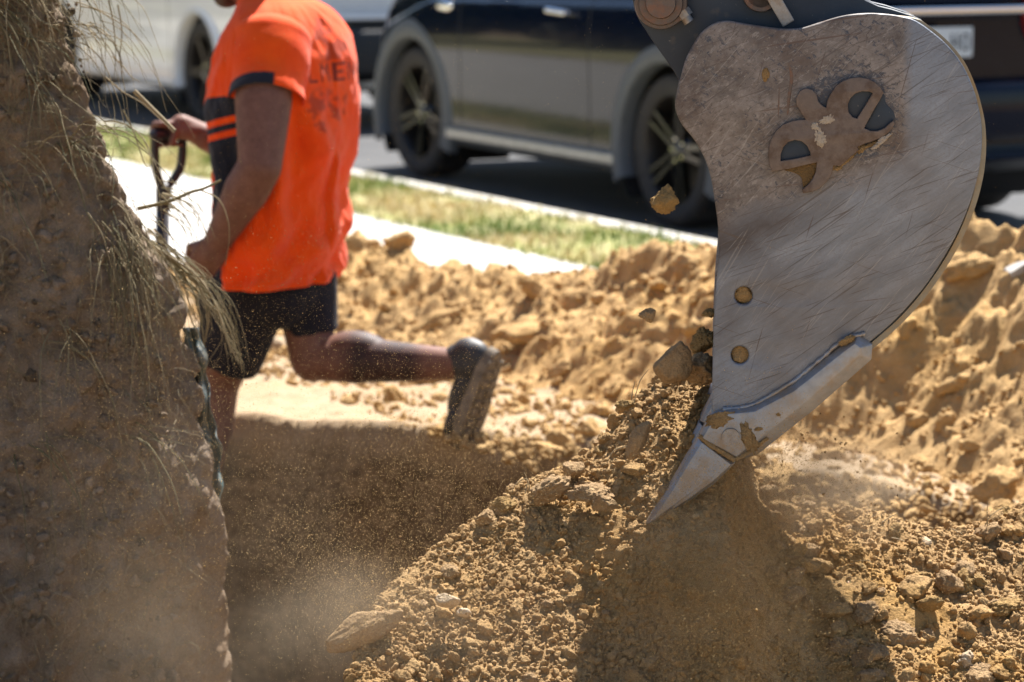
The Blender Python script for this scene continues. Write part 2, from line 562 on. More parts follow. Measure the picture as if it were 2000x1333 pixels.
tag(mesh_np('grass', V, F, M_GRASS, smooth=False, attrs={'tint': np.repeat(np.clip(dry, 0, 1), 4)}), kind='stuff')

# ------------------------------------------------------------------ clods: angular broken lumps, several levels of detail
def ico(sub):
    bm = bmesh.new(); bmesh.ops.create_icosphere(bm, subdivisions=sub, radius=1.0)
    v = np.array([x.co[:] for x in bm.verts]); f = np.array([[q.index for q in p.verts] for p in bm.faces]); bm.free()
    return v, f

ICO = {k: ico(k) for k in (1, 2, 3, 4, 5)}

def clod_shape(sub, seed, planes=11, rough=0.16, sharp=14.0, knob=0.0):
    rg = np.random.default_rng(seed)
    v, f = ICO[sub]
    nrm = rg.normal(size=(planes, 3)); nrm /= np.linalg.norm(nrm, axis=1)[:, None]
    d = rg.uniform(0.62, 1.0, planes)
    dots = v @ nrm.T
    rr = np.where(dots > 0.05, d[None, :] / np.maximum(dots, 0.05), 4.0)
    r = -np.log(np.exp(-sharp * np.minimum(rr, 3)).sum(1) + math.exp(-sharp * 1.15)) / sharp
    r = np.clip(r, 0.3, 1.2)
    r = r * (1 + rough * fbm(v[:, 0] * 2.1 + seed, v[:, 1] * 2.1, v[:, 2] * 2.1, oct=4, seed=seed % 97))
    if knob:
        r = r * (1 + knob * (np.abs(fbm(v[:, 0] * 4 + seed, v[:, 1] * 4, v[:, 2] * 4, oct=3, seed=seed % 83)) * 2 - 0.5))
    if sub >= 4:
        r = r * (1 + 0.05 * fbm(v[:, 0] * 9 + seed, v[:, 1] * 9, v[:, 2] * 9, oct=3, seed=seed % 89))
    sc = np.array([1.0, rg.uniform(0.72, 1.0), rg.uniform(0.55, 0.9)])
    return v * r[:, None] * sc, f

PROTO = {1: [clod_shape(2, 100 + i, 9, 0.26, knob=0.10) for i in range(24)], 2: [clod_shape(3, 200 + i, 10, 0.28, knob=0.12) for i in range(24)], 3: [clod_shape(4, 300 + i, 10, 0.28, knob=0.15) for i in range(12)]}

def rand_rots(k, rg):
    q = rg.normal(size=(k, 4)); q /= np.linalg.norm(q, axis=1)[:, None]
    w, x, y, z = q.T
    return np.stack([1 - 2 * (y * y + z * z), 2 * (x * y - z * w), 2 * (x * z + y * w),
                     2 * (x * y + z * w), 1 - 2 * (x * x + z * z), 2 * (y * z - x * w),
                     2 * (x * z - y * w), 2 * (y * z + x * w), 1 - 2 * (x * x + y * y)], -1).reshape(k, 3, 3)

def scatter(ga, lod, pos, size, rg, tint=None):
    k = len(pos)
    if k == 0: return
    rot = rand_rots(k, rg)
    which = rg.integers(0, len(PROTO[lod]), k)
    tint = rg.uniform(0, 1, k) if tint is None else tint
    for p in range(len(PROTO[lod])):
        m = np.where(which == p)[0]
        if len(m) == 0: continue
        v, f = PROTO[lod][p]
        V = np.einsum('kij,nj->kni', rot[m], v) * size[m][:, None, None] + pos[m][:, None, :]
        F = (f[None] + (np.arange(len(m)) * len(v))[:, None, None]).reshape(-1, 3)
        ga.add(V.reshape(-1, 3), F, np.repeat(tint[m], len(v)))

def clod_thing(name, loc, size, seed, mat, label, cat='clod', group=None, sub=3, scale=(1, 1, 1), rot=None, tint=0.5, planes=11, rough=0.16):
    v, f = clod_shape(sub, seed, planes, rough, 20.0, 0.16 if rough > 0.12 else 0.0)
    v = v * size * np.array(scale)
    if rot is None: rot = Euler((random.uniform(-.6, .6), random.uniform(-.6, .6), random.uniform(0, 6.28)))
    v = v @ np.array(rot.to_matrix()).T
    o = mesh_np(name, v, f, mat, attrs={'tint': np.full(len(v), tint)}, loc=loc)
    return tag(o, label, cat, group)

# ------------------------------------------------------------------ foreground spoil heap under the bucket
HEAP = [(480, 1420, 4.25), (560, 1360, 4.30), (625, 1262, 4.34), (665, 1222, 4.36), (760, 1150, 4.46), (900, 1050, 4.58), (1050, 940, 4.68), (1160, 874, 4.74), (1220, 804, 4.76),
        (1285, 742, 4.77), (1340, 738, 4.78), (1392, 752, 4.79), (1425, 830, 4.79), (1480, 935, 4.78), (1560, 1000, 4.78), (1680, 1012, 4.76), (1760, 1026, 4.75), (1830, 1050, 4.75), (1900, 1040, 4.78), (2000, 1003, 4.84),
        (2150, 960, 4.9), (2400, 950, 5.0), (2800, 1050, 5.1)]
_h = [P(*p) for p in HEAP]
HX = np.array([p.x for p in _h]); HY = np.array([p.y for p in _h]); HZ = np.array([p.z for p in _h])

def heap_base(x, y):
    yc = np.interp(x, HX, HY); zc = np.interp(x, HX, HZ)
    d = yc - y
    k = np.interp(x, [-0.3, 0.05, 0.22, 0.35, 0.6, 1.0], [0.50, 0.54, 0.70, 0.62, 0.46, 0.38])
    front = zc - k * (np.sqrt(d * d + 0.03 ** 2) - 0.03)
    back = zc - 0.85 * (np.sqrt(d * d + 0.03 ** 2) - 0.03)
    z = np.where(d > 0, front, back)
    left = sstep(HX[1] - 0.02, HX[3] + 0.06, x + 0.25 * np.maximum(d, 0))
    z = z * left + (1 - left) * -0.8
    return z

def heap_h(x, y):
    z = heap_base(x, y)
    z = z + 0.024 * fbm(x * 7, y * 7, seed=41, oct=4) + 0.007 * fbm(x * 26, y * 26, seed=42, oct=4)
    w, i = worley2(x * 22 + 0.6 * vnoise(x * 9, y * 9, seed=2), y * 22, seed=43)
    z = z + 0.012 * (i - 0.4) * sstep(0.55, 0.2, w) + 0.006 * shards(x * 17 + 0.4 * vnoise(x * 14, y * 14, seed=19), y * 17, seed=46) * sstep(0.1, 0.5, x)
    w, i = worley2(x * 60, y * 60, seed=44)
    z = z + 0.0022 * (i - 0.3) * sstep(0.7, 0.1, w)
    return np.maximum(z, -0.85)

hx = np.arange(-0.60, 1.42, 0.0042); hy = np.arange(3.35, 5.35, 0.0042)
X, Y = np.meshgrid(hx, hy)
Z = heap_h(X, Y)
low = Z
heap = mesh_np('dirt_heap', np.stack([X, Y, low], -1).reshape(-1, 3), grid_faces(len(hx), len(hy)), M_SOIL_HEAP,
               attrs={'tint': np.clip(0.5 + 0.25 * fbm(X * 12, Y * 12, seed=45), 0.25, 0.8).ravel()})
tag(heap, 'foreground heap of freshly dug crumbly brown soil under the bucket teeth', 'dirt heap')

rg = np.random.default_rng(11)
crumbs = Gather()
def heap_points(k, lo=3.85):
    x = rg.uniform(-0.42, 1.15, k * 3); y = rg.uniform(lo, 4.95, k * 3)
    z0 = heap_base(x, y)
    ok = z0 > 0.14
    x, y = x[ok][:k], y[ok][:k]
    return x, y
for k, lod, lo_, hi_, al in ((34000, 1, 0.0014, 0.0046, 1.6), (9500, 2, 0.0034, 0.0090, 2.0), (420, 3, 0.009, 0.018, 2.4)):
    x, y = heap_points(k)
    clump = fbm(x * 6, y * 6, seed=51, oct=3)
    m = rg.uniform(-0.75, 0.35, len(x)) < clump
    x, y = x[m], y[m]
    sz = lo_ + (hi_ - lo_) * rg.uniform(0, 1, len(x)) ** al
    z = heap_h(x, y) + sz * rg.uniform(-0.1, 0.5, len(x))
    scatter(crumbs, lod, np.stack([x, y, z], -1), sz, rg, tint=np.clip(rg.normal(0.52, 0.2, len(x)), 0.05, 1))
crumbs_o = crumbs.build('soil_crumbs', M_SOIL_HEAP)
tag(crumbs_o, kind='stuff')

def heap_at(px, py):
    """where the view ray through a photo pixel meets the heap surface"""
    d = ray(px, py); best = None
    for Yv in np.arange(3.7, 5.2, 0.004):
        p = Vector((0, 0, CAM_H)) + d * (Yv / d.y)
        if p.z <= float(heap_h(np.array([p.x]), np.array([p.y]))[0]):
            return p
    return P(px, py, 4.7)

# ------------------------------------------------------------------ spoil berm along the footpath
BERM = [(150, 548), (300, 545), (520, 520), (655, 488), (690, 472), (730, 498), (790, 495), (860, 520), (930, 528), (1000, 534), (1080, 528), (1150, 512), (1240, 497), (1330, 472), (1400, 458),
        (1560, 452), (1700, 448), (1850, 440), (1900, 446), (1950, 466), (2000, 478), (2150, 470), (2500, 470)]
bs, bz, bt = [], [], []
for px, py in BERM:
    tc = np.interp(px, [300, 800, 1400, 2000], [-1.98, -1.93, -1.68, -1.38])
    d = ray(px, py)
    # solve t(x(Y), Y) = tc
    r_ = d.x / d.y
    Yv = (tc + K0.x * QX + K0.y * QY) / (r_ * QX + QY)
    p = P(px, py, Yv)
    s, t = st(p.x, p.y)
    bs.append(s); bz.append(p.z); bt.append(tc)
bs, bz, bt = map(np.array, (bs, bz, bt))

def berm_h(s, t, rough=True):
    hc = np.interp(s, bs, bz - YARD) ; tc = np.interp(s, bs, bt)
    x, y = xy(s, t)
    d = tc - t
    wf = np.interp(s, [0, 2, 4.5], [0.62, 0.56, 0.54])
    pf = np.clip(1 - d / wf, 0, 1) ** 1.15
    pb = np.clip(1 + d / 0.42, 0, 1) ** 0.9
    base = np.where(d > 0, pf, pb)
    fade = sstep(-3.2, -1.8, s) * (1 - sstep(6.4, 7.2, s))
    z = YARD - 0.03 + hc * base * fade
    if rough:
        a = (0.25 + 0.75 * np.clip(base * 2.5, 0, 1)) * np.where(base > 0, 1, 0.0)
        z = z + a * (0.060 * fbm(x * 4.2, y * 4.2, seed=61, oct=6, gain=0.6) + 0.022 * fbm(x * 21, y * 21, seed=62, oct=4))
        w, i = worley2(x * 7 + 0.8 * vnoise(x * 4, y * 4, seed=6), y * 7, seed=63)
        z = z + a * 0.030 * (i - 0.35) * sstep(0.6, 0.25, w) + a * 0.036 * shards(x * 5.5 + 0.5 * vnoise(x * 5, y * 5, seed=16), y * 5.5 + 0.5 * vnoise(x * 5, y * 5, seed=17), seed=66) + a * 0.017 * shards(x * 13 + 0.3 * vnoise(x * 12, y * 12, seed=18), y * 13, seed=67) - a * 0.024
        w, i = worley2(x * 19, y * 19 + 0.6 * vnoise(x * 11, y * 11, seed=7), seed=64)
        z = z + a * 0.020 * (i - 0.35) * sstep(0.6, 0.25, w)
        z = z + a * 0.03 * fade * sstep(-0.5, 0.1, base - 0.4) 
    z = z - 1.6 * sstep(0.0, 0.25, (tc - t) - wf) - 0.25 * sstep(0.0, 0.1, (t - tc) - 0.42)
    return z

ss = np.arange(-3.3, 7.2, 0.009); tt = np.arange(-3.0, -1.2, 0.009)
S, T = np.meshgrid(ss, tt)
xx, yy = xy(S, T)
Z = berm_h(S, T)
berm = mesh_np('dirt_berm', np.stack([xx, yy, Z], -1).reshape(-1, 3), grid_faces(len(ss), len(tt)), M_SOIL_BERM,
               attrs={'tint': np.clip(0.5 + 0.22 * fbm(xx * 8, yy * 8, seed=65), 0.25, 0.8).ravel()})
tag(berm, 'long sunlit bank of sandy yellow spoil lying along the edge of the pale footpath', 'dirt bank')

lumps = Gather()
for k, lod, lo_, hi_, al in ((12000, 1, 0.003, 0.010, 1.6), (2000, 2, 0.007, 0.022, 2.4), (120, 3, 0.024, 0.06, 1.6)):
    s = rg.uniform(-1.5, 6.0, k); t = rg.uniform(-2.75, -1.6, k)
    sz = lo_ + (hi_ - lo_) * rg.uniform(0, 1, k) ** al
    z = berm_h(s, t) + sz * rg.uniform(-0.2, 0.4, k)
    x, y = xy(s, t)
    gz = np.maximum(z, YARD)
    scatter(lumps, lod, np.stack([x, y, gz], -1), sz, rg, tint=np.clip(rg.normal(0.5, 0.18, k), 0.05, 1))
tag(lumps.build('soil_lumps', M_SOIL_BERM), kind='stuff')

def berm_at(px, py):
    d = ray(px, py)
    for Yv in np.arange(5.5, 10.5, 0.006):
        p = Vector((0, 0, CAM_H)) + d * (Yv / d.y)
        s, t = st(p.x, p.y)
        if p.z <= max(float(berm_h(np.array([s]), np.array([t]))[0]), float(ground_h(np.array([p.x]), np.array([p.y]))[0])):
            return p
    return P(px, py, 8)

# ------------------------------------------------------------------ tall earth bank on the left, cut face hung with dry grass and roots
BANK_Y = 5.75
SIL = [(-330, 60), (-260, 150), (-200, 172), (-60, 188), (0, 192), (40, 196), (80, 190), (95, 196), (140, 205), (180, 218), (240, 238), (300, 252), (360, 268), (440, 288), (500, 318), (560, 345), (640, 362), (700, 378), (780, 392), (860, 396), (940, 398),
       (1040, 400), (1150, 402), (1333, 406), (1450, 408), (1700, 410)]
sil_z = np.array([P(x, y, BANK_Y - 0.28).z for y, x in SIL])[::-1]
sil_x = np.array([P(x, y, BANK_Y - 0.28).x for y, x in SIL])[::-1]
BCX = P(-260, 600, BANK_Y).x
nz, na = 520, 620
zz = np.linspace(-0.9, sil_z.max() - 0.005, nz)
aa = np.linspace(0, 2 * np.pi, na, endpoint=False)
A_, Z_ = np.meshgrid(aa, zz)
rx = (np.interp(Z_, sil_z, sil_x) - BCX) * 1.13
ry = 0.42 + 0.25 * (1 - sstep(-0.3, 1.4, Z_))
cap_ = np.sqrt(np.clip(1 - ((Z_ - 1.28) / (zz.max() - 1.28)).clip(0, 1) ** 2, 0, 1)) * 0.98 + 0.02
ry = ry * cap_; rx = np.maximum(rx, 0.05) * np.where(Z_ > 1.44, cap_, 1)
ca, sa = np.cos(A_), np.sin(A_)
pw = 0.72
X_ = BCX + np.sign(ca) * np.abs(ca) ** pw * rx
Y_ = BANK_Y + np.sign(sa) * np.abs(sa) ** pw * ry
disp = 0.045 * fbm(X_ * 4, Y_ * 4, Z_ * 4, oct=5, seed=71, gain=0.55) + 0.012 * fbm(X_ * 22, Y_ * 22, Z_ * 14, oct=4, seed=72)
w, i = worley2(A_ * 9 + 0.5 * vnoise(X_ * 8, Z_ * 8, seed=75), Z_ * 13, seed=73)
disp = disp + 0.028 * (i - 0.4) * sstep(0.6, 0.2, w)
w, i = worley2(A_ * 26, Z_ * 34 + 0.6 * vnoise(X_ * 12, Z_ * 12, seed=76), seed=74)
disp = disp + 0.010 * (i - 0.4) * sstep(0.6, 0.2, w)
lim = 1 - 0.55 * np.abs(ca) ** 6
X_ = X_ + disp * ca * lim; Y_ = Y_ + disp * sa
X_ = X_ - np.maximum(Y_ - (BANK_Y - 0.34), 0) * 1.3
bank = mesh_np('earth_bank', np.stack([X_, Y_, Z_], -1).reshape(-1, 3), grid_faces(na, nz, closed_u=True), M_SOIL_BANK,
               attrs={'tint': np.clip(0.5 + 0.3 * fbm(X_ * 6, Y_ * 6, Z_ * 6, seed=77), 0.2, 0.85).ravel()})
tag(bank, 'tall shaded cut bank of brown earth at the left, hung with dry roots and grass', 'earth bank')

def bank_front(x, z):
    """front face y of the bank"""
    r_ = (np.interp(z, sil_z, sil_x) - BCX) * 1.13
    c_ = np.clip((x - BCX) / r_, -1, 1)
    c_ = np.sign(c_) * np.abs(c_) ** (1 / pw)
    s_ = np.sqrt(1 - c_ ** 2)
    ryv = 0.42 + 0.25 * (1 - sstep(-0.3, 1.4, z))
    return BANK_Y - s_ ** pw * ryv

# stones and crumbs stuck in the bank face
bits = Gather()
k = 1500
x = rg.uniform(-1.1, -0.58, k); z = rg.uniform(-0.15, 1.42, k)
ok = x < np.interp(z, sil_z, sil_x) - 0.03
x, z = x[ok], z[ok]
sz = 0.003 + 0.013 * rg.uniform(0, 1, len(x)) ** 3
yb = bank_front(x, z)
scatter(bits, 2, np.stack([x, yb - 0.01, z], -1), sz, rg)
tag(bits.build('bank_rubble', M_SOIL_BANK), kind='stuff')

# dry roots and grass hanging over the face: far too many strands to count
n = NT('dry_root')
t_ = n.attr('tint')
n.set(color=n.ramp(t_, [(0.0, (0.10, 0.095, 0.05)), (0.35, (0.19, 0.155, 0.085)), (0.7, (0.25, 0.195, 0.115)), (1.0, (0.34, 0.27, 0.165))]), rough=0.85, spec=0.2)
M_ROOT = n.m
roots = Gather()
def strand(p0, d0, length, droop, r0, curl, tint, rg, seg=12, hug=True):
    pts = [np.array(p0, float)]
    d = np.array(d0, float); d /= np.linalg.norm(d)
    step = length / seg
    for i in range(seg):
        d = d + np.array([rg.normal(0, curl), rg.normal(0, curl), rg.normal(0, curl) - droop])
        d /= np.linalg.norm(d)
        p = pts[-1] + d * step
        if hug:
            lim_ = np.interp(p[2], sil_z, sil_x)
            if p[0] < lim_ - 0.005:
                yf = float(bank_front(p[0], p[2]))
                p[1] = min(p[1], yf - 0.012 - 0.02 * rg.random())
        pts.append(p)
    return tube_np(pts, r0 * np.linspace(1, 0.35, seg + 1), 4)
# veil across the face, coming down from upper left to lower right, in tufts
for tuft in range(38):
    zt = 1.36 - 0.95 * rg.uniform(0, 1) ** 1.6
    lim_ = np.interp(zt, sil_z, sil_x)
    xt = rg.uniform(-1.16, lim_ + 0.005)
    yt = float(bank_front(xt, zt)) - 0.015
    base_t = rg.uniform(0.1, 0.75)
    dirx = rg.normal(0.55, 0.35)
    cnt = rg.integers(4, 13)
    for q in range(cnt):
        p0 = (xt + rg.normal(0, 0.018), yt - rg.uniform(0, 0.02), zt + rg.normal(0, 0.012))
        L = rg.uniform(0.06, 0.30)
        v, f = strand(p0, (dirx + rg.normal(0, 0.25), -0.35 + rg.normal(0, 0.2), rg.normal(0.05, 0.35)), L, rg.uniform(0.10, 0.24), rg.uniform(0.0006, 0.0016), 0.10, 0, rg)
        roots.add(v, f, np.clip(base_t + rg.normal(0, 0.15), 0, 1))
# long hanging skein at the edge of the bank beside the worker
for q in range(80):
    zt = P(300, rg.uniform(400, 520), 5.5).z
    xt = P(rg.normal(262, 24), 400, 5.5).x
    p0 = (xt, float(bank_front(min(xt, np.interp(zt, sil_z, sil_x) - 0.03), zt)) - rg.uniform(0.0, 0.05), zt + rg.normal(0, 0.04))
    L = rg.uniform(0.10, 0.32)
    v, f = strand(p0, (0.30 + rg.normal(0, 0.2), -0.3 + rg.normal(0, 0.2), rg.normal(-0.3, 0.2)), L, rg.uniform(0.16, 0.26), rg.uniform(0.0006, 0.0016), 0.08, 0, rg, seg=14)
    roots.add(v, f, np.clip(rg.normal(0.45, 0.22), 0, 1))
# felt of fine rootlets over the whole face
for q in range(1700):
    zt = 1.38 - 1.5 * rg.uniform(0, 1) ** 1.2
    xt = rg.uniform(-1.16, np.interp(zt, sil_z, sil_x) - 0.02)
    yt = float(bank_front(xt, zt)) - 0.004
    v, f = strand((xt, yt, zt), (rg.normal(0.3, 0.6), -0.25, rg.normal(-0.2, 0.6)), rg.uniform(0.02, 0.11), rg.uniform(0.05, 0.25), rg.uniform(0.0003, 0.0008), 0.28, 0, rg, seg=7)
    roots.add(v, f, np.clip(rg.normal(0.5, 0.3), 0, 1))
tag(roots.build('dry_roots', M_ROOT), kind='stuff')

# the separate arching blades that stand off the edge of the bank
def px_curve(pts, Y, r0, taper=0.3, sides=5, n_=18):
    ps = [np.array(P(a, b, Y if len(rest) == 0 else rest[0])) for a, b, *rest in pts]
    ps = np.array(ps); m = len(ps)
    tk = np.linspace(0, m - 1, n_)
    out = []
    for t in tk:   # Catmull-Rom
        i = min(int(t), m - 2); u = t - i
        p0, p1, p2, p3 = ps[max(i - 1, 0)], ps[i], ps[i + 1], ps[min(i + 2, m - 1)]
        out.append(0.5 * (2 * p1 + (p2 - p0) * u + (2 * p0 - 5 * p1 + 4 * p2 - p3) * u * u + (3 * p1 - p0 - 3 * p2 + p3) * u ** 3))
    return tube_np(out, r0 * np.linspace(1, taper, n_), sides)

BL = [
    [(290, 475), (335, 505), (385, 540), (418, 590), (440, 650), (452, 690)],
    [(300, 480), (350, 520), (395, 560), (425, 600), (455, 660), (465, 712)],
    [(310, 490), (360, 530), (398, 580), (405, 640), (390, 690), (372, 720)],
    [(295, 470), (340, 515), (380, 575), (395, 640), (398, 690)],
    [(320, 500), (362, 545), (402, 585), (432, 622), (448, 668), (462, 705)],
    [(300, 500), (345, 560), (372, 620), (384, 650)],
    [(318, 378), (350, 388), (380, 412), (398, 440), (406, 470)],
    [(322, 395), (350, 412), (372, 440), (385, 470)],
    [(318, 410), (345, 430), (362, 455), (370, 490)],
    [(392, 372), (425, 388), (442, 420), (448, 460), (440, 520)],
    [(240, 215), (262, 260), (275, 300), (285, 325), (296, 322)],
    [(212, 0), (222, 50), (226, 110), (222, 160)],
    [(230, 10), (238, 60), (234, 120), (244, 150)],
    [(220, 110), (240, 130), (256, 150), (270, 158)],
    [(205, 150), (240, 180), (275, 200), (300, 222), (340, 260)],
]
blades = Gather()
for q, pts in enumerate(BL):
    v, f = px_curve(pts, 5.5 + 0.02 * (q % 5), 0.0034 if q < 6 else 0.0018)
    blades.add(v, f, rg.uniform(0.25, 0.95))
for q in range(70):       # fine stray hairs among them
    src = BL[rg.integers(0, 8)]
    off = rg.normal(0, 14, 2)
    v, f = px_curve([(a + off[0] + rg.normal(0, 7), b + off[1] + rg.normal(0, 7)) for a, b in src], 5.48 + rg.uniform(0, 0.12), rg.uniform(0.0007, 0.0014))
    blades.add(v, f, rg.uniform(0.1, 0.9))
tag(blades.build('grass_tuft', M_ROOT), 'tuft of long dry grass blades arching off the right edge of the earth bank', 'grass tuft')
v, f = px_curve([(270, 408, 5.55), (330, 394, 5.5), (372, 376, 5.5), (400, 368, 5.5), (432, 352, 5.5)], 5.5, 0.0042, 0.55, 7)
tag(mesh_np('twig', v, f, M_ROOT, attrs={'tint': np.full(len(v), 0.3)}), 'thin bent olive twig sticking out of the bank across the shovel shaft', 'twig')
v, f = px_curve([(262, 178, 5.5), (290, 205, 5.5), (318, 232, 5.48), (342, 256, 5.46)], 5.5, 0.0045, 0.7, 7)
tag(mesh_np('twig', v, f, M_ROOT, attrs={'tint': np.full(len(v), 0.75)}), 'straight pale twig sticking out of the bank above the shovel handle', 'twig')

# torn strip of teal plastic hanging down the edge of the bank
bm = bmesh.new()
L_ = [(355, 640), (362, 700), (362, 760), (368, 830), (380, 900), (388, 960), (402, 1000)]
Rr = [(385, 640), (402, 700), (408, 760), (420, 830), (432, 870), (432, 940), (428, 990)]
rows = []
for q in range(40):
    u = q / 39 * (len(L_) - 1); i = min(int(u), len(L_) - 2); w = u - i
    a = np.array(L_[i]) * (1 - w) + np.array(L_[i + 1]) * w; b = np.array(Rr[i]) * (1 - w) + np.array(Rr[i + 1]) * w
    row = []
    for j in range(10):
        c = a + (b - a) * j / 9 + np.array([3 * math.sin(q * 0.9 + j), 0])
        row.append(bm.verts.new(P(c[0], c[1], 5.46 + 0.018 * math.sin(j * 1.5 + q * 0.15) + 0.01 * math.sin(q * 0.7))))
    rows.append(row)
for q in range(39):
    for j in range(9): bm.faces.new((rows[q][j], rows[q][j + 1], rows[q + 1][j + 1], rows[q + 1][j]))
n = NT('dusty_teal_plastic')
c = n.mix(n.ramp(n.noise(30, 5, 0.6), [(0.35, 0.0), (0.65, 1.0)]), (0.045, 0.085, 0.085), (0.15, 0.14, 0.11))
n.set(color=c, rough=0.6)
o = obj_bm('plastic_strip', bm, n.m, smooth=True)
so = o.modifiers.new('thick', 'SOLIDIFY'); so.thickness = 0.003
apply_mods(o)
tag(o, 'torn dusty teal plastic strip hanging down the edge of the earth bank', 'plastic strip')

# ------------------------------------------------------------------ excavator bucket
BA = R(4.0)
B_O = P(1500, 500, 4.5)
EX = Vector((math.cos(BA), -math.sin(BA), 0)); EY = Vector((0, 0, 1)); EZ = EX.cross(EY)
BM = Matrix((EX, EY, EZ)).transposed()

def b2(px, py, z=0.0):
    """photo pixel -> local 2-D position on the bucket plane at local height z"""
    d = ray(px, py); c = Vector((0, 0, CAM_H))
    o = B_O + EZ * z
    k = (o - c).dot(EZ) / d.dot(EZ)
    v = c + d * k - B_O
    return (v.dot(EX), v.dot(EY))

def crom(pts, closed=True, sub=5):
    pts = [np.array(p, float) for p in pts]; m = len(pts); out = []
    rng_ = range(m) if closed else range(m - 1)
    for i in rng_:
        if closed: p0, p1, p2, p3 = pts[i - 1], pts[i], pts[(i + 1) % m], pts[(i + 2) % m]
        else: p0, p1, p2, p3 = pts[max(i - 1, 0)], pts[i], pts[i + 1], pts[min(i + 2, m - 1)]
        for k in range(sub):
            u = k / sub
            out.append(0.5 * (2 * p1 + (p2 - p0) * u + (2 * p0 - 5 * p1 + 4 * p2 - p3) * u * u + (3 * p1 - p0 - 3 * p2 + p3) * u ** 3))
    if not closed: out.append(pts[-1])
    return [tuple(p) for p in out]

def plate(name, loops, zc, th, bevel, mat, parent, seg=2):
    cu = bpy.data.curves.new(name, 'CURVE')
    cu.dimensions = '2D'; cu.fill_mode = 'BOTH'
    cu.extrude = max(th / 2 - bevel, 0.0002); cu.bevel_depth = bevel; cu.bevel_resolution = seg; cu.offset = -bevel
    for lp in loops:
        sp = cu.splines.new('POLY'); sp.points.add(len(lp) - 1); sp.use_cyclic_u = True
        for q, p in zip(sp.points, lp): q.co = (p[0], p[1], 0, 1)
    tmp = bpy.data.objects.new(name, cu); COL.objects.link(tmp)
    dg = bpy.context.evaluated_depsgraph_get(); dg.update()
    me = bpy.data.meshes.new_from_object(tmp.evaluated_get(dg))
    bpy.data.objects.remove(tmp)
    me.materials.clear(); me.materials.append(mat)
    for v in me.vertices: v.co.z += zc
    o = bpy.data.objects.new(name, me); COL.objects.link(o); o.parent = parent
    bm = bmesh.new(); bm.from_mesh(me); bmesh.ops.remove_doubles(bm, verts=bm.verts, dist=1e-5); bm.to_mesh(me); bm.free()
    shade_auto(o, 30)
    return o

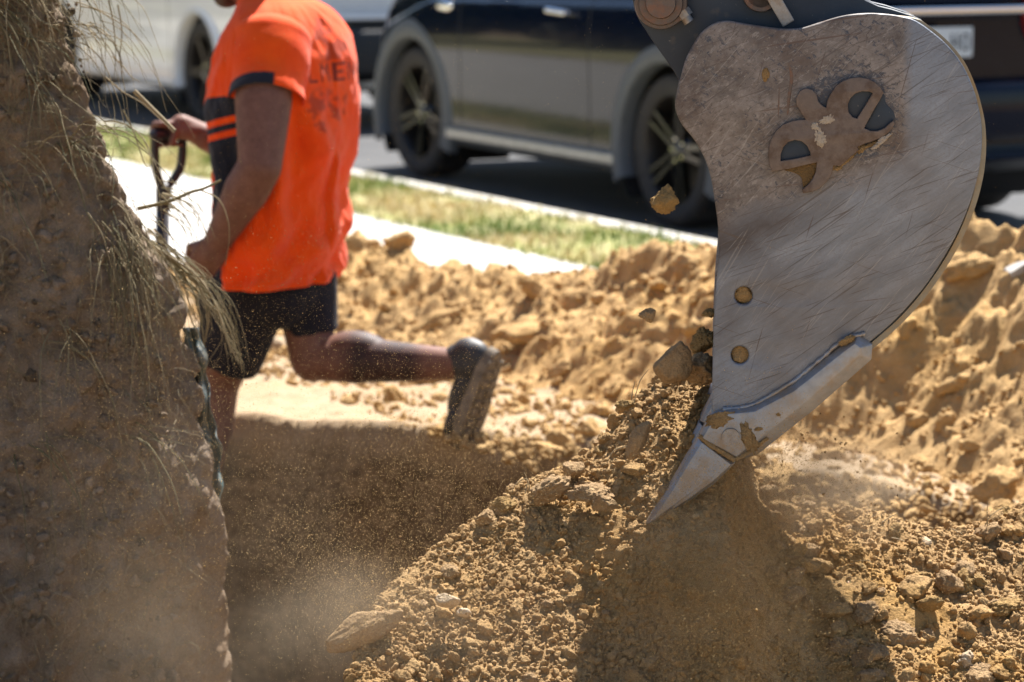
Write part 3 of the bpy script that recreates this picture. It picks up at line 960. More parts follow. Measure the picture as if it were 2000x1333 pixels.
def worn_steel():
    n = NT('worn_steel_plate')
    X, Y, Z = n.sep()
    wob = n.math('MULTIPLY', n.math('SUBTRACT', n.noise(7, 5, 0.6), 0.5), 0.10)
    line = n.math('SUBTRACT', Y, n.math('ADD', n.math('MULTIPLY', X, 0.36), 0.078))
    up = n.ramp(n.math('ADD', n.math('MULTIPLY', n.math('ADD', line, wob), 8.0), 0.5), [(0.35, 0.0), (0.65, 1.0)])
    lft = n.ramp(n.math('ADD', n.math('MULTIPLY', n.math('SUBTRACT', 0.215, n.math('ADD', X, n.math('MULTIPLY', wob, 0.25))), 12.0), 0.5), [(0.4, 0.0), (0.6, 1.0)])
    up = n.math('MULTIPLY', up, lft)
    # polished lower part, with diagonal wear streaks
    st_ = n.noise(1.0, 6, 0.72, vec=n.smap(-36, 5, 38))
    cl = n.noise(5, 5, 0.6)
    steel = n.mix(n.ramp(st_, [(0.3, 0.0), (0.7, 1.0)]), (0.135, 0.152, 0.182), (0.245, 0.268, 0.315))
    steel = n.mix(n.math('MULTIPLY', n.ramp(cl, [(0.42, 0.0), (0.66, 1.0)]), 0.6), steel, (0.115, 0.100, 0.095))
    steel = n.mix(n.ramp(n.noise(260, 4, 0.7), [(0.33, 0.45), (0.5, 0.0)]), steel, (0.15, 0.135, 0.125))
    # dull upper part: taupe, browner stains, flakes of navy paint
    m1 = n.noise(16, 6, 0.68)
    taupe = n.mix(n.ramp(m1, [(0.32, 0.0), (0.62, 1.0)]), (0.080, 0.066, 0.060), (0.225, 0.197, 0.182))
    taupe = n.mix(n.math('MULTIPLY', n.ramp(n.noise(4.5, 5, 0.65), [(0.46, 0.0), (0.60, 1.0)]), 0.65), taupe, (0.085, 0.058, 0.046))
    fv = n.smap(30, 1, 1.7)
    gx_ = n.math('SUBTRACT', X, b2(1655, 225)[0]); gy_ = n.math('SUBTRACT', Y, b2(1655, 225)[1])
    near = n.math('SUBTRACT', 1.0, n.math('MULTIPLY', n.math('SQRT', n.math('ADD', n.math('MULTIPLY', gx_, gx_), n.math('MULTIPLY', gy_, gy_))), 11.0), True)
    fl = n.math('MULTIPLY', n.ramp(n.math('ADD', n.noise(75, 6, 0.75, vec=fv, dist=0.6), n.math('MULTIPLY', near, 0.34)), [(0.55, 0.0), (0.60, 1.0)]), n.ramp(n.math('ADD', n.noise(8.5, 3, 0.5), n.math('MULTIPLY', near, 0.5)), [(0.41, 0.0), (0.50, 1.0)]))
    taupe = n.mix(n.math('MULTIPLY', fl, 0.85), taupe, (0.035, 0.045, 0.065))
    gold = n.ramp(n.noise(34, 3, 0.5), [(0.76, 0.0), (0.79, 1.0)])
    taupe = n.mix(n.math('MULTIPLY', gold, 0.8), taupe, (0.42, 0.28, 0.10))
    chip = n.ramp(n.noise(48, 7, 0.8, vec=n.smap(-35, 1, 2.2, 3.0)), [(0.56, 0.0), (0.585, 1.0)])
    taupe = n.mix(n.math('MULTIPLY', chip, 0.55), taupe, (0.30, 0.27, 0.25))
    chip = n.ramp(n.noise(70, 7, 0.82, vec=n.smap(-50, 1, 3.0, 7.0)), [(0.575, 0.0), (0.595, 1.0)])
    taupe = n.mix(n.math('MULTIPLY', chip, 0.7), taupe, (0.05, 0.035, 0.03))
    c = n.mix(up, steel, taupe)
    # brown smear along the boundary and dark rub at the left edge
    band = n.ramp(n.math('ABSOLUTE', n.math('ADD', line, n.math('ADD', wob, 0.035))), [(0.0, 1.0), (0.055, 0.0)])
    lmask = n.ramp(n.math('ADD', n.math('MULTIPLY', X, -2.0), 0.5), [(0.25, 0.0), (0.5, 1.0)])
    c = n.mix(n.math('MULTIPLY', n.math('MULTIPLY', band, lmask), 0.8), c, (0.055, 0.040, 0.034))
    c = n.mix(n.math('MULTIPLY', n.math('MULTIPLY', n.ramp(n.noise(11, 6, 0.7), [(0.50, 0.0), (0.58, 1.0)]), n.ramp(n.math('ADD', n.math('MULTIPLY', X, -4.0), n.math('MULTIPLY', wob, 3.0)), [(0.15, 0.0), (0.6, 1.0)])), 0.6), c, (0.06, 0.038, 0.03))
    # scratches: thin dark and bright lines in several directions
    for q_, (rot_, sx_, sy_, thr, col, amt) in enumerate((
            (-8, 3, 150, 0.67, (0.10, 0.06, 0.045), 0.75), (-60, 4, 190, 0.66, (0.42, 0.39, 0.36), 0.2), (-75, 5, 150, 0.69, (0.085, 0.055, 0.045), 0.75), (-36, 6, 260, 0.70, (0.36, 0.36, 0.38), 0.15),
            (-36, 5, 230, 0.63, (0.075, 0.06, 0.055), 0.6), (18, 4, 220, 0.68, (0.11, 0.08, 0.06), 0.6), (-50, 9, 330, 0.66, (0.44, 0.42, 0.40), 0.25), (-20, 10, 300, 0.63, (0.08, 0.06, 0.05), 0.55), (-28, 14, 420, 0.66, (0.34, 0.35, 0.37), 0.22))):
        s = n.ramp(n.noise(1.0, 2, 0.5, vec=n.smap(rot_, sx_, sy_, 1.3 * q_ + 0.4)), [(thr, 0.0), (thr + 0.035, 1.0)])
        c = n.mix(n.math('MULTIPLY', s, amt), c, col)
    c = n.mix(n.math('MULTIPLY', n.ramp(n.noise(90, 5, 0.75), [(0.52, 0.0), (0.66, 1.0)]), n.math('MULTIPLY', up, 0.45)), c, (0.10, 0.068, 0.052))
    n.set(color=c, metal=n.mix(up, 0.45, 0.15), rough=n.ramp(m1, [(0.2, 0.42), (0.8, 0.62)]), spec=0.4)
    h = n.math('ADD', n.math('MULTIPLY', m1, 0.6), n.math('MULTIPLY', n.noise(200, 4, 0.7), 0.25))
    n.bump(h, 0.28, 0.003)
    return n.m

def steel_mat(name, base, dirt, amt, metal=0.5, rough=0.45, sc=18):
    n = NT(name)
    f = n.noise(sc, 6, 0.68)
    c = n.mix(n.ramp(n.noise(sc * 3, 5, 0.6), [(0.3, 0.0), (0.7, 1.0)]), [x * 0.78 for x in base], base)
    c = n.mix(n.math('MULTIPLY', n.ramp(f, [(0.47, 0.0), (0.62, 1.0)]), amt), c, dirt)
    n.set(color=c, metal=metal, rough=rough, spec=0.4)
    n.bump(n.math('ADD', f, n.math('MULTIPLY', n.noise(150, 4, 0.7), 0.3)), 0.35, 0.003)
    return n.m

def navy_mat():
    n = NT('chipped_navy_paint')
    f = n.noise(9, 6, 0.7)
    c = n.mix(n.ramp(f, [(0.3, 0.0), (0.7, 1.0)]), (0.010, 0.018, 0.032), (0.022, 0.035, 0.054))
    c = n.mix(n.ramp(n.noise(120, 4, 0.7), [(0.68, 0.0), (0.74, 0.8)]), c, (0.30, 0.27, 0.24))
    c = n.mix(n.math('MULTIPLY', n.ramp(n.noise(14, 5, 0.6), [(0.60, 0.0), (0.72, 1.0)]), 0.5), c, (0.16, 0.12, 0.085))
    n.set(color=c, rough=0.5, spec=0.4)
    n.bump(f, 0.15, 0.004)
    return n.m

M_STEEL = worn_steel()
M_EDGE = steel_mat('polished_edge_steel', (0.30, 0.31, 0.335), (0.27, 0.19, 0.11), 0.6, 0.55, 0.42)
M_RIM = steel_mat('dirty_rim_steel', (0.30, 0.26, 0.19), (0.33, 0.22, 0.10), 0.7, 0.3, 0.6)
M_BADGE = steel_mat('rusty_badge_steel', (0.15, 0.115, 0.097), (0.075, 0.045, 0.03), 0.75, 0.3, 0.55, 30)
M_PIN = steel_mat('rusty_pin_steel', (0.13, 0.10, 0.085), (0.20, 0.09, 0.05), 0.6, 0.4, 0.55, 40)
M_BOLT = steel_mat('dull_bolt_steel', (0.33, 0.31, 0.29), (0.20, 0.13, 0.08), 0.5, 0.5, 0.5, 60)
M_NAVY = navy_mat()
M_STONE_DUST = soil_mat('pale_dried_clay', (0.46, 0.40, 0.33), (0.36, 0.30, 0.24), (0.42, 0.33, 0.22), 0.3, 0.6)
M_PACK = soil_mat('packed_golden_soil', (0.44, 0.30, 0.15), (0.30, 0.19, 0.085), (0.42, 0.25, 0.09), 0.5, 0.9, 1.0)

bucket = empty('excavator_bucket', B_O)
bucket.rotation_euler = BM.to_euler()
tag(bucket, 'worn grey steel digger bucket with pointed teeth biting into the soil heap', 'bucket')

PL = [(1338, 120), (1350, 95), (1368, 66), (1393, 47), (1420, 41), (1450, 46), (1490, 52), (1530, 57), (1565, 55), (1600, 45), (1640, 33), (1680, 27), (1720, 27), (1760, 32), (1787, 40),
      (1815, 58), (1850, 88), (1880, 127), (1900, 170), (1912, 212), (1918, 252), (1917, 300), (1909, 350), (1894, 400), (1873, 450), (1846, 500), (1814, 550), (1780, 592), (1742, 632), (1700, 668),
      (1640, 720), (1560, 790), (1470, 865), (1440, 885), (1405, 850), (1392, 802), (1391, 750), (1392, 700), (1394, 640), (1397, 580), (1402, 520), (1404, 480), (1402, 440), (1397, 400), (1389, 350), (1376, 310), (1356, 274), (1332, 244), (1320, 217), (1319, 196), (1325, 168)]
loop = crom([b2(*p) for p in PL], True, 3)
def circ(px, py, r, k=28):
    c = b2(px, py); r = r * 4.5 / FPX
    return [(c[0] + r * math.cos(2 * math.pi * i / k), c[1] + r * math.sin(2 * math.pi * i / k)) for i in range(k)][::-1]
W = 0.34
plate('side_plate', [loop, circ(1452, 578, 17.5), circ(1445, 694, 17.5)], -0.008, 0.016, 0.0035, M_STEEL, bucket)
plate('side_plate', [loop], -W + 0.008, 0.016, 0.003, M_STEEL, bucket)
for px, py in ((1452, 578), (1445, 694)):
    v, f = clod_shape(4, px, 14, 0.3)
    c = b2(px, py)
    v = v * np.array([0.0215, 0.0215, 0.010]) + np.array([c[0], c[1], -0.0105])
    o = mesh_np('dirt_plug', v, f, M_PACK, bucket, attrs={'tint': np.full(len(v), 0.55 if py < 600 else 0.3)})

WR = [(1700, 30), (1786, 37), (1818, 53), (1854, 83), (1885, 122), (1905, 165), (1918, 207), (1926, 250), (1927, 300), (1921, 350), (1908, 400), (1889, 450), (1864, 500), (1832, 550), (1798, 595), (1760, 636), (1712, 678), (1640, 735), (1560, 802), (1470, 878)]
def sheet(name, pts, z0, z1, th, mat, nz_=10, inward=True):
    o = [np.array(b2(*p)) for p in pts]
    o = [np.array(p) for p in crom(o, False, 4)]
    m = len(o); tg = np.gradient(np.array(o), axis=0); tg /= np.linalg.norm(tg, axis=1)[:, None]
    nr = np.stack([tg[:, 1], -tg[:, 0]], 1) * (1 if inward else -1)
    inn = np.array(o) + (-nr if False else nr) * 0
    cen = np.array(b2(1600, 350))
    sgn = np.sign(((cen - np.array(o)) * nr).sum(1))[:, None]
    inn = np.array(o) + nr * sgn * th
    V = []
    prof = np.concatenate([np.array(o), inn[::-1]])
    zs = np.linspace(z0, z1, nz_)
    V = np.concatenate([np.concatenate([prof, np.full((len(prof), 1), z)], 1) for z in zs])
    F = [tuple(q) for q in grid_faces(len(prof), nz_, closed_u=True)]
    for k in (0, nz_ - 1):
        b = k * len(prof)
        for i in range(m - 1):
            F.append((b + i, b + i + 1, b + 2 * m - 2 - i, b + 2 * m - 1 - i))
    ob = mesh_np(name, V, F, mat, bucket)
    shade_auto(ob, 40)
    return ob
sheet('wrapper', WR, -0.010, -W + 0.004, 0.009, M_RIM)
TOPP = [(1322, 190), (1341, 122), (1370, 68), (1420, 45), (1490, 56), (1565, 59), (1640, 37), (1690, 31), (1760, 36)]
sheet('top_plate', TOPP, -0.0175, -W + 0.0175, 0.010, M_NAVY)

# cutting edge: raised side bar with a bevelled underside, weld bead, bolt and tooth
def tier(name, A, za, Bq, zb, zback, mat, bev=0.0):
    bm = bmesh.new()
    back = [bm.verts.new((*b2(*p), zback)) for p in A]
    mid = [bm.verts.new((*b2(*p), za)) for p in A]
    top = [bm.verts.new((*b2(*p), zb)) for p in Bq]
    m = len(A)
    for i in range(m):
        j = (i + 1) % m
        bm.faces.new((back[i], back[j], mid[j], mid[i])); bm.faces.new((mid[i], mid[j], top[j], top[i]))
    bm.faces.new(back[::-1]); bm.faces.new(top)
    bmesh.ops.recalc_face_normals(bm, faces=bm.faces)
    bmesh.ops.bevel(bm, geom=list(bm.edges), offset=0.0022, segments=2, affect='EDGES', profile=0.6)
    o = obj_bm(name, bm, mat, bucket)
    shade_auto(o, 28)
    return o
A = [(1366, 852), (1390, 806), (1420, 797), (1470, 792), (1545, 752), (1640, 676), (1676, 654), (1704, 672), (1702, 702), (1590, 800), (1478, 889), (1440, 899)]
Bq = [(1372, 852), (1396, 812), (1420, 805), (1474, 800), (1551, 760), (1644, 686), (1668, 668), (1680, 676), (1676, 690), (1560, 792), (1462, 868), (1438, 888)]
tier('side_cutter', A, 0.004, Bq, 0.020, -0.034, M_EDGE)
T_A = [(1365, 856), (1338, 900), (1314, 942), (1288, 980), (1260, 1020), (1268, 1024), (1300, 1006), (1346, 977), (1395, 944), (1436, 903)]
T_B = [(1371, 860), (1345, 902), (1320, 944), (1294, 984), (1266, 1018), (1270, 1019), (1299, 1001), (1342, 972), (1390, 938), (1428, 904)]
tier('tooth', T_A, 0.008, T_B, 0.019, -0.045, M_EDGE)
for k, zz_ in enumerate((-0.145, -0.265)):
    for nm, a_, b_ in (('tooth_adapter', [A[0], A[1], A[2], (1470, 850), (1478, 889), A[11]], [Bq[0], Bq[1], Bq[2], (1462, 850), (1462, 868), Bq[11]]), ('tooth', T_A, T_B)):
        tier(nm, a_, zz_ + 0.008, b_, zz_ + 0.019, zz_ - 0.045, M_EDGE)
bm = bmesh.new()
ctr = Vector((*b2(1418, 846), -W / 2)); up_ = Vector((*b2(1440, 892), 0)) - Vector((*b2(1392, 806), 0))
ang = math.atan2(up_.y, up_.x)
add_box(bm, (ctr.x + 0.012, ctr.y, ctr.z), (0.05, 0.022, W - 0.075), Euler((0, 0, ang)).to_matrix(), 0.003)
obj_bm('cutting_edge', bm, M_EDGE, bucket)
# weld bead along the top of the side bar
wp = crom([(*b2(1412, 800), 0.003), (*b2(1470, 790), 0.003), (*b2(1545, 748), 0.003), (*b2(1600, 704), 0.003), (*b2(1648, 664), 0.003), (*b2(1690, 652), 0.002)], False, 16)
wr_ = 0.0038 + 0.0006 * np.sin(np.arange(len(wp)) * 1.1 + 2 * np.sin(np.arange(len(wp)) * 0.23)) + rg.normal(0, 0.0006, len(wp))
v, f = tube_np(wp, wr_, 10)
v = v + 0.0012 * np.stack([fbm(v[:, 0] * 90, v[:, 1] * 90, v[:, 2] * 90, seed=s_i) for s_i in (1, 2, 3)], -1)
mesh_np('weld_bead', v, f, M_EDGE, bucket)
bm = bmesh.new()
c = b2(1427, 854, 0.02)
add_cyl(bm, (*c, 0.012), (*c, 0.0265), 0.0155, 0.0145, 28)
obj_bm('bolt_head', bm, M_BOLT, bucket)
# clay in the joint between the tooth and the bar, and a smear on the bar
for pts, r_ in (([(1366, 852), (1385, 868), (1410, 884), (1436, 900)], 0.0042), ([(1438, 898), (1462, 884), (1500, 856)], 0.003)):
    pp = crom([(*b2(*p, 0.017), 0.0165) for p in pts], False, 8)
    v, f = tube_np(pp, r_, 8)
    v = v + 0.0016 * np.stack([fbm(v[:, 0] * 110, v[:, 1] * 110, v[:, 2] * 110, seed=s_i) for s_i in (4, 5, 6)], -1)
    mesh_np('clay_seam', v, f, M_PACK, bucket, attrs={'tint': np.full(len(v), 0.4)})
def smear(px, py, rx, ry, rot, z, th, mat, seed):
    c = b2(px, py, z); k = 4.5 / FPX
    v, f = clod_shape(5, seed, 7, 0.5, knob=0.3)
    v = v * np.array([rx * k, ry * k, th])
    a = R(rot); ca_, sa_ = math.cos(a), math.sin(a)
    v = np.stack([v[:, 0] * ca_ - v[:, 1] * sa_ + c[0], v[:, 0] * sa_ + v[:, 1] * ca_ + c[1], v[:, 2] + z], -1)
    return mesh_np('clay_smear', v, f, mat, bucket, attrs={'tint': np.full(len(v), 0.6)})
smear(1460, 858, 12, 30, 12, 0.020, 0.003, M_PACK, 5)
smear(1408, 818, 26, 15, 20, 0.019, 0.004, M_PACK, 6)
smear(1480, 838, 7, 5, 0, 0.020, 0.002, M_PACK, 7)
smear(1520, 810, 5, 4, 0, 0.020, 0.002, M_PACK, 8)
smear(1655, 665, 14, 7, 30, 0.012, 0.005, M_PACK, 9)
smear(1496, 146, 6, 14, 0, 0.0005, 0.0016, M_PACK, 10)

# a rust weep and two gouges on the upper plate
for pts, r_, tn in (([(1540, 122), (1546, 150), (1541, 190), (1538, 225)], 0.0028, 0.1), ([(1522, 165), (1521, 200), (1520, 238)], 0.0016, 0.1)):
    pp = crom([(*b2(*p), -0.0004) for p in pts], False, 8)
    v, f = tube_np(pp, r_ * (0.6 + 0.5 * np.sin(np.linspace(0, np.pi, len(pp)))), 8)
    v[:, 2] = -0.0004 + (v[:, 2] + 0.0004) * 0.35
    mesh_np('rust_weep', v, f, M_PIN, bucket)

# raised maker's emblem cut from plate: two e-shaped loops joined with a dot
def em(pts): return [b2(1220 + x * 0.39, y * 0.39) for x, y in pts]
outer = [(905, 598), (880, 560), (860, 525), (857, 490), (875, 455), (905, 440), (940, 448), (962, 475), (968, 505), (985, 525), (1008, 538), (1014, 500), (1030, 470), (1056, 430), (1090, 404), (1130, 390), (1172, 385), (1215, 392), (1250, 408), (1278, 434), (1296, 462),
         (1276, 500), (1240, 560), (1198, 640), (1230, 654), (1265, 654), (1300, 640), (1330, 612), (1346, 600), (1350, 618), (1338, 645), (1315, 668), (1280, 690), (1240, 706), (1205, 716), (1165, 735), (1172, 750), (1130, 785), (1080, 830), (1044, 828),
         (1036, 868), (1012, 908), (975, 942), (935, 960), (893, 965), (888, 945), (915, 925), (940, 895), (956, 860), (962, 812), (900, 826), (820, 845), (738, 857), (726, 830), (718, 780), (722, 735), (735, 690), (760, 650), (795, 620), (840, 604), (880, 598)]
hole1 = [(1120, 560), (1116, 525), (1128, 492), (1152, 468), (1188, 456), (1222, 458), (1240, 466), (1205, 525), (1162, 592), (1140, 585)]
hole2 = [(780, 804), (781, 770), (794, 735), (818, 710), (850, 700), (885, 706), (912, 728), (928, 760), (930, 776), (860, 792)]
plate('maker_emblem', [em(outer), em(hole1)[::-1], em(hole2)[::-1]], 0.0055, 0.0110, 0.0014, M_BADGE, bucket)
for pts in ([(1110, 560), (1106, 500), (1150, 455), (1200, 445), (1250, 462), (1205, 540), (1160, 605)], [(770, 812), (772, 750), (810, 700), (860, 690), (910, 715), (940, 780), (860, 800)],
            [(1205, 640), (1240, 580), (1290, 470), (1310, 520), (1345, 560), (1352, 600), (1320, 640), (1270, 660)]):
    plate('paint_patch', [crom(em(pts), True, 4)], 0.0009, 0.0014, 0.0004, M_NAVY, bucket)
def es(x, y, *r): smear(1220 + x * 0.39, y * 0.39, *r)
plate('clay_smear', [crom(em([(800, 850), (880, 830), (958, 812), (955, 860), (935, 905), (905, 930), (893, 935), (885, 890), (850, 865)]), True, 4)], 0.0030, 0.0050, 0.0012, M_PACK, bucket)
for k_, (x, y, a, b, ro) in enumerate([(1110, 800, 34, 5, 42), (1250, 720, 40, 5, 25), (1180, 745, 14, 7, 30), (1060, 838, 16, 5, 10), (1310, 690, 12, 5, 35)]):
    es(x, y, a * 0.8, b, ro, 0.003, 0.005, M_PACK, 20 + k_)
for k_, (x, y, a, b, ro) in enumerate([(1022, 598, 17, 10, 20), (975, 690, 10, 20, 15), (960, 640, 8, 12, 40), (1300, 700, 15, 6, 35), (1255, 735, 9, 4, 25)]):
    es(x, y, a, b, ro, 0.0105, 0.0022, M_STONE_DUST, 30 + k_)

for hp in ([(1118, 556), (1116, 525), (1128, 492), (1152, 468), (1188, 456), (1222, 458), (1238, 466), (1205, 525), (1162, 590), (1140, 583)], [(782, 800), (783, 770), (796, 737), (820, 712), (850, 702), (885, 708), (910, 730), (926, 760), (928, 775), (860, 790)], [(1204, 640), (1242, 570), (1292, 480), (1310, 520), (1338, 575), (1344, 598), (1328, 612), (1298, 640), (1265, 652), (1230, 652)]):
    plate('paint_patch', [em(hp)], 0.0006, 0.0014, 0.0003, M_NAVY, bucket)

# ears, pins and lever
EAR = [(1226, -60), (1236, 0), (1244, 30), (1262, 60), (1290, 102), (1328, 158), (1362, 230), (1480, 250), (1700, 180), (1800, 56), (1762, 24), (1690, 0), (1620, -70), (1540, -128), (1440, -140), (1330, -125), (1260, -110)]
for ze in (-0.085, -W + 0.085):
    plate('ear', [crom([b2(*p, -0.085) for p in EAR], True, 3)], ze, 0.022, 0.003, M_NAVY, bucket)
c = b2(1291, 6, -0.06)
bm = bmesh.new(); add_cyl(bm, (*c, -0.075), (*c, -0.050), 0.043, 0.041, 40); add_cyl(bm, (*c, -0.050), (*c, -0.040), 0.036, 0.034, 40)
pinb = obj_bm('pin_boss', bm, M_PIN, bucket); shade_auto(pinb, 40)
bm = bmesh.new(); add_cyl(bm, (*c, -0.041), (*c, -0.030), 0.025, 0.023, 32); add_cyl(bm, (*c, -0.05), (*c, -W + 0.04), 0.024, 0.024, 24)
shade_auto(obj_bm('pivot_pin', bm, M_PIN, bucket), 40)
bm = bmesh.new()
d1 = Vector((*b2(1331, 22, -0.06), -0.06)); d2 = Vector((*b2(1346, 44, -0.06), -0.06))
add_cyl(bm, d1, d1 + (d2 - d1) * 0.55, 0.0135, 0.0135, 6); add_cyl(bm, d1 + (d2 - d1) * 0.55, d2, 0.0085, 0.0085, 14)
shade_auto(obj_bm('locking_bolt', bm, M_BOLT, bucket), 40)
c2 = b2(1486, -12, -0.06)
bm = bmesh.new(); add_cyl(bm, (*c2, -0.075), (*c2, -0.052), 0.030, 0.028, 32); add_cyl(bm, (*c2, -0.052), (*c2, -W + 0.05), 0.022, 0.022, 24)
shade_auto(obj_bm('pivot_pin', bm, M_PIN, bucket), 40)
bm = bmesh.new()
d1 = Vector((*b2(1496, -30, -0.05), -0.050)); d2 = Vector((*b2(1540, 46, -0.05), -0.038))
dd = d2 - d1
add_box(bm, (d1 + d2) / 2, (0.021, dd.length, 0.010), Euler((0, 0, math.atan2(dd.y, dd.x) - math.pi / 2)).to_matrix(), 0.002)
obj_bm('locking_lever', bm, M_BOLT, bucket)

# the dipper arm and link above the frame carry the bucket
arm = empty('digger', B_O)
arm.rotation_euler = BM.to_euler()
tag(arm, 'navy digger arm reaching in from above and holding the steel bucket', 'digger arm')
def beam(name, p, q, w0, w1, dz, mat, parent):
    p, q = Vector((*p, -W / 2)), Vector((*q, -W / 2)); d = (q - p); L = d.length; a = math.atan2(d.y, d.x)
    bm = bmesh.new(); vs = add_box(bm, (L / 2, 0, 0), (L, 1, dz))
    for v in vs:
        v.co.y *= w0 + (w1 - w0) * v.co.x / L
    bmesh.ops.bevel(bm, geom=list(bm.edges), offset=0.006, segments=2, affect='EDGES')
    M = Matrix.Translation(p) @ Matrix.Rotation(a, 4, 'Z')
    for v in bm.verts: v.co = M @ v.co
    return obj_bm(name, bm, mat, parent)
pp = b2(1291, 6, -0.1); qq = b2(1486, -12, -0.1)
beam('dipper', (pp[0] - 0.004, pp[1] + 0.036), (pp[0] - 0.62, pp[1] + 1.25), 0.09, 0.22, 0.125, M_NAVY, arm)
beam('bucket_link', (qq[0], qq[1] + 0.032), (qq[0] - 0.16, qq[1] + 0.42), 0.06, 0.06, 0.10, M_NAVY, arm)

# ------------------------------------------------------------------ the worker
MY = 7.2
FW = Vector((-0.90, 0.436, 0)).normalized()          # the way he faces: to the left and a little away
LF = Vector((0, 0, 1)).cross(FW)                      # his left side, towards the camera
def J(px, py, Y): return P(px, py, Y)

n = NT('skin')
f = n.noise(35, 5, 0.6)
c = n.mix(n.ramp(f, [(0.3, 0.0), (0.7, 1.0)]), (0.155, 0.072, 0.052), (0.225, 0.11, 0.08))
c = n.mix(n.ramp(n.noise(220, 3, 0.6), [(0.36, 0.5), (0.5, 0.0)]), c, (0.09, 0.045, 0.034))
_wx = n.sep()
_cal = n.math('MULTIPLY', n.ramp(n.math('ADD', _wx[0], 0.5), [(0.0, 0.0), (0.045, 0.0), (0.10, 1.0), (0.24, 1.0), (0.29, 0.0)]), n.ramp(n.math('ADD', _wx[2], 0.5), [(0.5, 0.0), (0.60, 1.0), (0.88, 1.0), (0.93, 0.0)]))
c = n.mix(n.math('MULTIPLY', _cal, n.ramp(n.noise(26, 5, 0.7), [(0.30, 0.55), (0.62, 0.95)])), c, (0.035, 0.022, 0.022))      # darker mottled patch over the calf
n.set(color=c, rough=0.6, spec=0.25, sss=0.05)
n.b.inputs['Subsurface Radius'].default_value = (0.012, 0.005, 0.003)
n.bump(n.noise(240, 4, 0.6), 0.12, 0.002)
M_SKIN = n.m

hipL, hipR = J(545, 430, MY - 0.06), J(566, 430, MY + 0.07)
kneeF, ankF = J(425, 742, MY + 0.06), J(372, 1045, MY + 0.0)
kneeB, ankB = J(612, 700, MY + 0.02), J(893, 712, MY - 0.16)
shL, elL, wrL = J(520, 88, MY - 0.16), J(508, 325, MY - 0.275), J(428, 466, MY - 0.20)
shR, elR, wrR = J(560, 80, MY + 0.19), J(505, 300, MY + 0.26), J(402, 268, MY + 0.14)
neck0, head_c = J(518, 0, MY), J(462, -92, MY)
chest, belly = J(556, 150, MY), J(548, 330, MY)

bm = bmesh.new()
def E3(c, r, rot=None): add_ellipsoid(bm, c, r, rot, 24)
yaw = math.atan2(FW.y, FW.x)
RZ = Euler((0, 0, yaw)).to_matrix()
E3(chest, (0.125, 0.18, 0.20), RZ); E3(belly, (0.13, 0.17, 0.20), RZ); E3((hipL + hipR) / 2 + Vector((0, 0, 0.02)), (0.11, 0.15, 0.12), RZ)
add_capsule(bm, (shL + shR) / 2, (shL + shR) / 2 + (neck0 - (shL + shR) / 2) * 0.9, 0.085, 0.065)
add_capsule(bm, shL, shR, 0.05, 0.05)
add_capsule(bm, neck0, head_c + Vector((0.02, 0, -0.03)), 0.064, 0.060)
# head: skull, jaw, nose, brow, ears, lips
HQ = Euler((0, R(20), yaw), 'XYZ').to_matrix()
def HP(f_, l_, u_): return head_c + HQ @ Vector((f_, l_, u_))
E3(HP(-0.012, 0, 0.025), (0.098, 0.076, 0.092), HQ); E3(HP(0.025, 0, -0.045), (0.072, 0.060, 0.072), HQ); E3(HP(0.062, 0, -0.088), (0.030, 0.034, 0.022), HQ)
add_capsule(bm, HP(0.088, 0, 0.012), HP(0.112, 0, -0.022), 0.010, 0.014); E3(HP(0.104, 0.010, -0.026), (0.012, 0.009, 0.009), HQ); E3(HP(0.104, -0.010, -0.026), (0.012, 0.009, 0.009), HQ)
add_capsule(bm, HP(0.080, 0.034, 0.020), HP(0.084, -0.034, 0.020), 0.014, 0.014)
E3(HP(0.090, 0, -0.050), (0.010, 0.024, 0.006), HQ); E3(HP(0.087, 0, -0.061), (0.010, 0.021, 0.007), HQ)
for sd in (1, -1):
    E3(HP(-0.005, 0.077 * sd, -0.008), (0.018, 0.009, 0.032), HQ); E3(HP(0.055, 0.042 * sd, -0.025), (0.028, 0.024, 0.026), HQ)
# legs
for h, k, a in ((hipL, kneeF, ankF), (hipR, kneeB, ankB)):
    add_capsule(bm, h, k, 0.080, 0.062, 20)
    mid = k + (a - k) * 0.32
    add_capsule(bm, k, mid, 0.058, 0.062, 18); add_capsule(bm, mid, a, 0.060, 0.039, 18)
# calf bulge on the trailing leg (calf faces up as the shin lies level)
dB = (ankB - kneeB).normalized()
E3(kneeB + (ankB - kneeB) * 0.30 + Vector((0, 0, 0.026)), (0.095, 0.054, 0.050), dB.to_track_quat('X', 'Z').to_matrix())
# arms
for s_, e_, w_, sc in ((shL, elL, wrL, 1.0), (shR, elR, wrR, 1.0)):
    m_ = s_ + (e_ - s_) * 0.45
    add_capsule(bm, s_, m_, 0.060, 0.072, 20); add_capsule(bm, m_, e_, 0.072, 0.054, 20)
    m_ = e_ + (w_ - e_) * 0.35
    add_capsule(bm, e_, m_, 0.054, 0.056, 18); add_capsule(bm, m_, w_, 0.055, 0.036, 18)

def finger(pts, r0):
    for i in range(len(pts) - 1):
        add_capsule(bm, pts[i], pts[i + 1], r0 * (1 - 0.07 * i), r0 * (1 - 0.07 * (i + 1)), 12, 4)

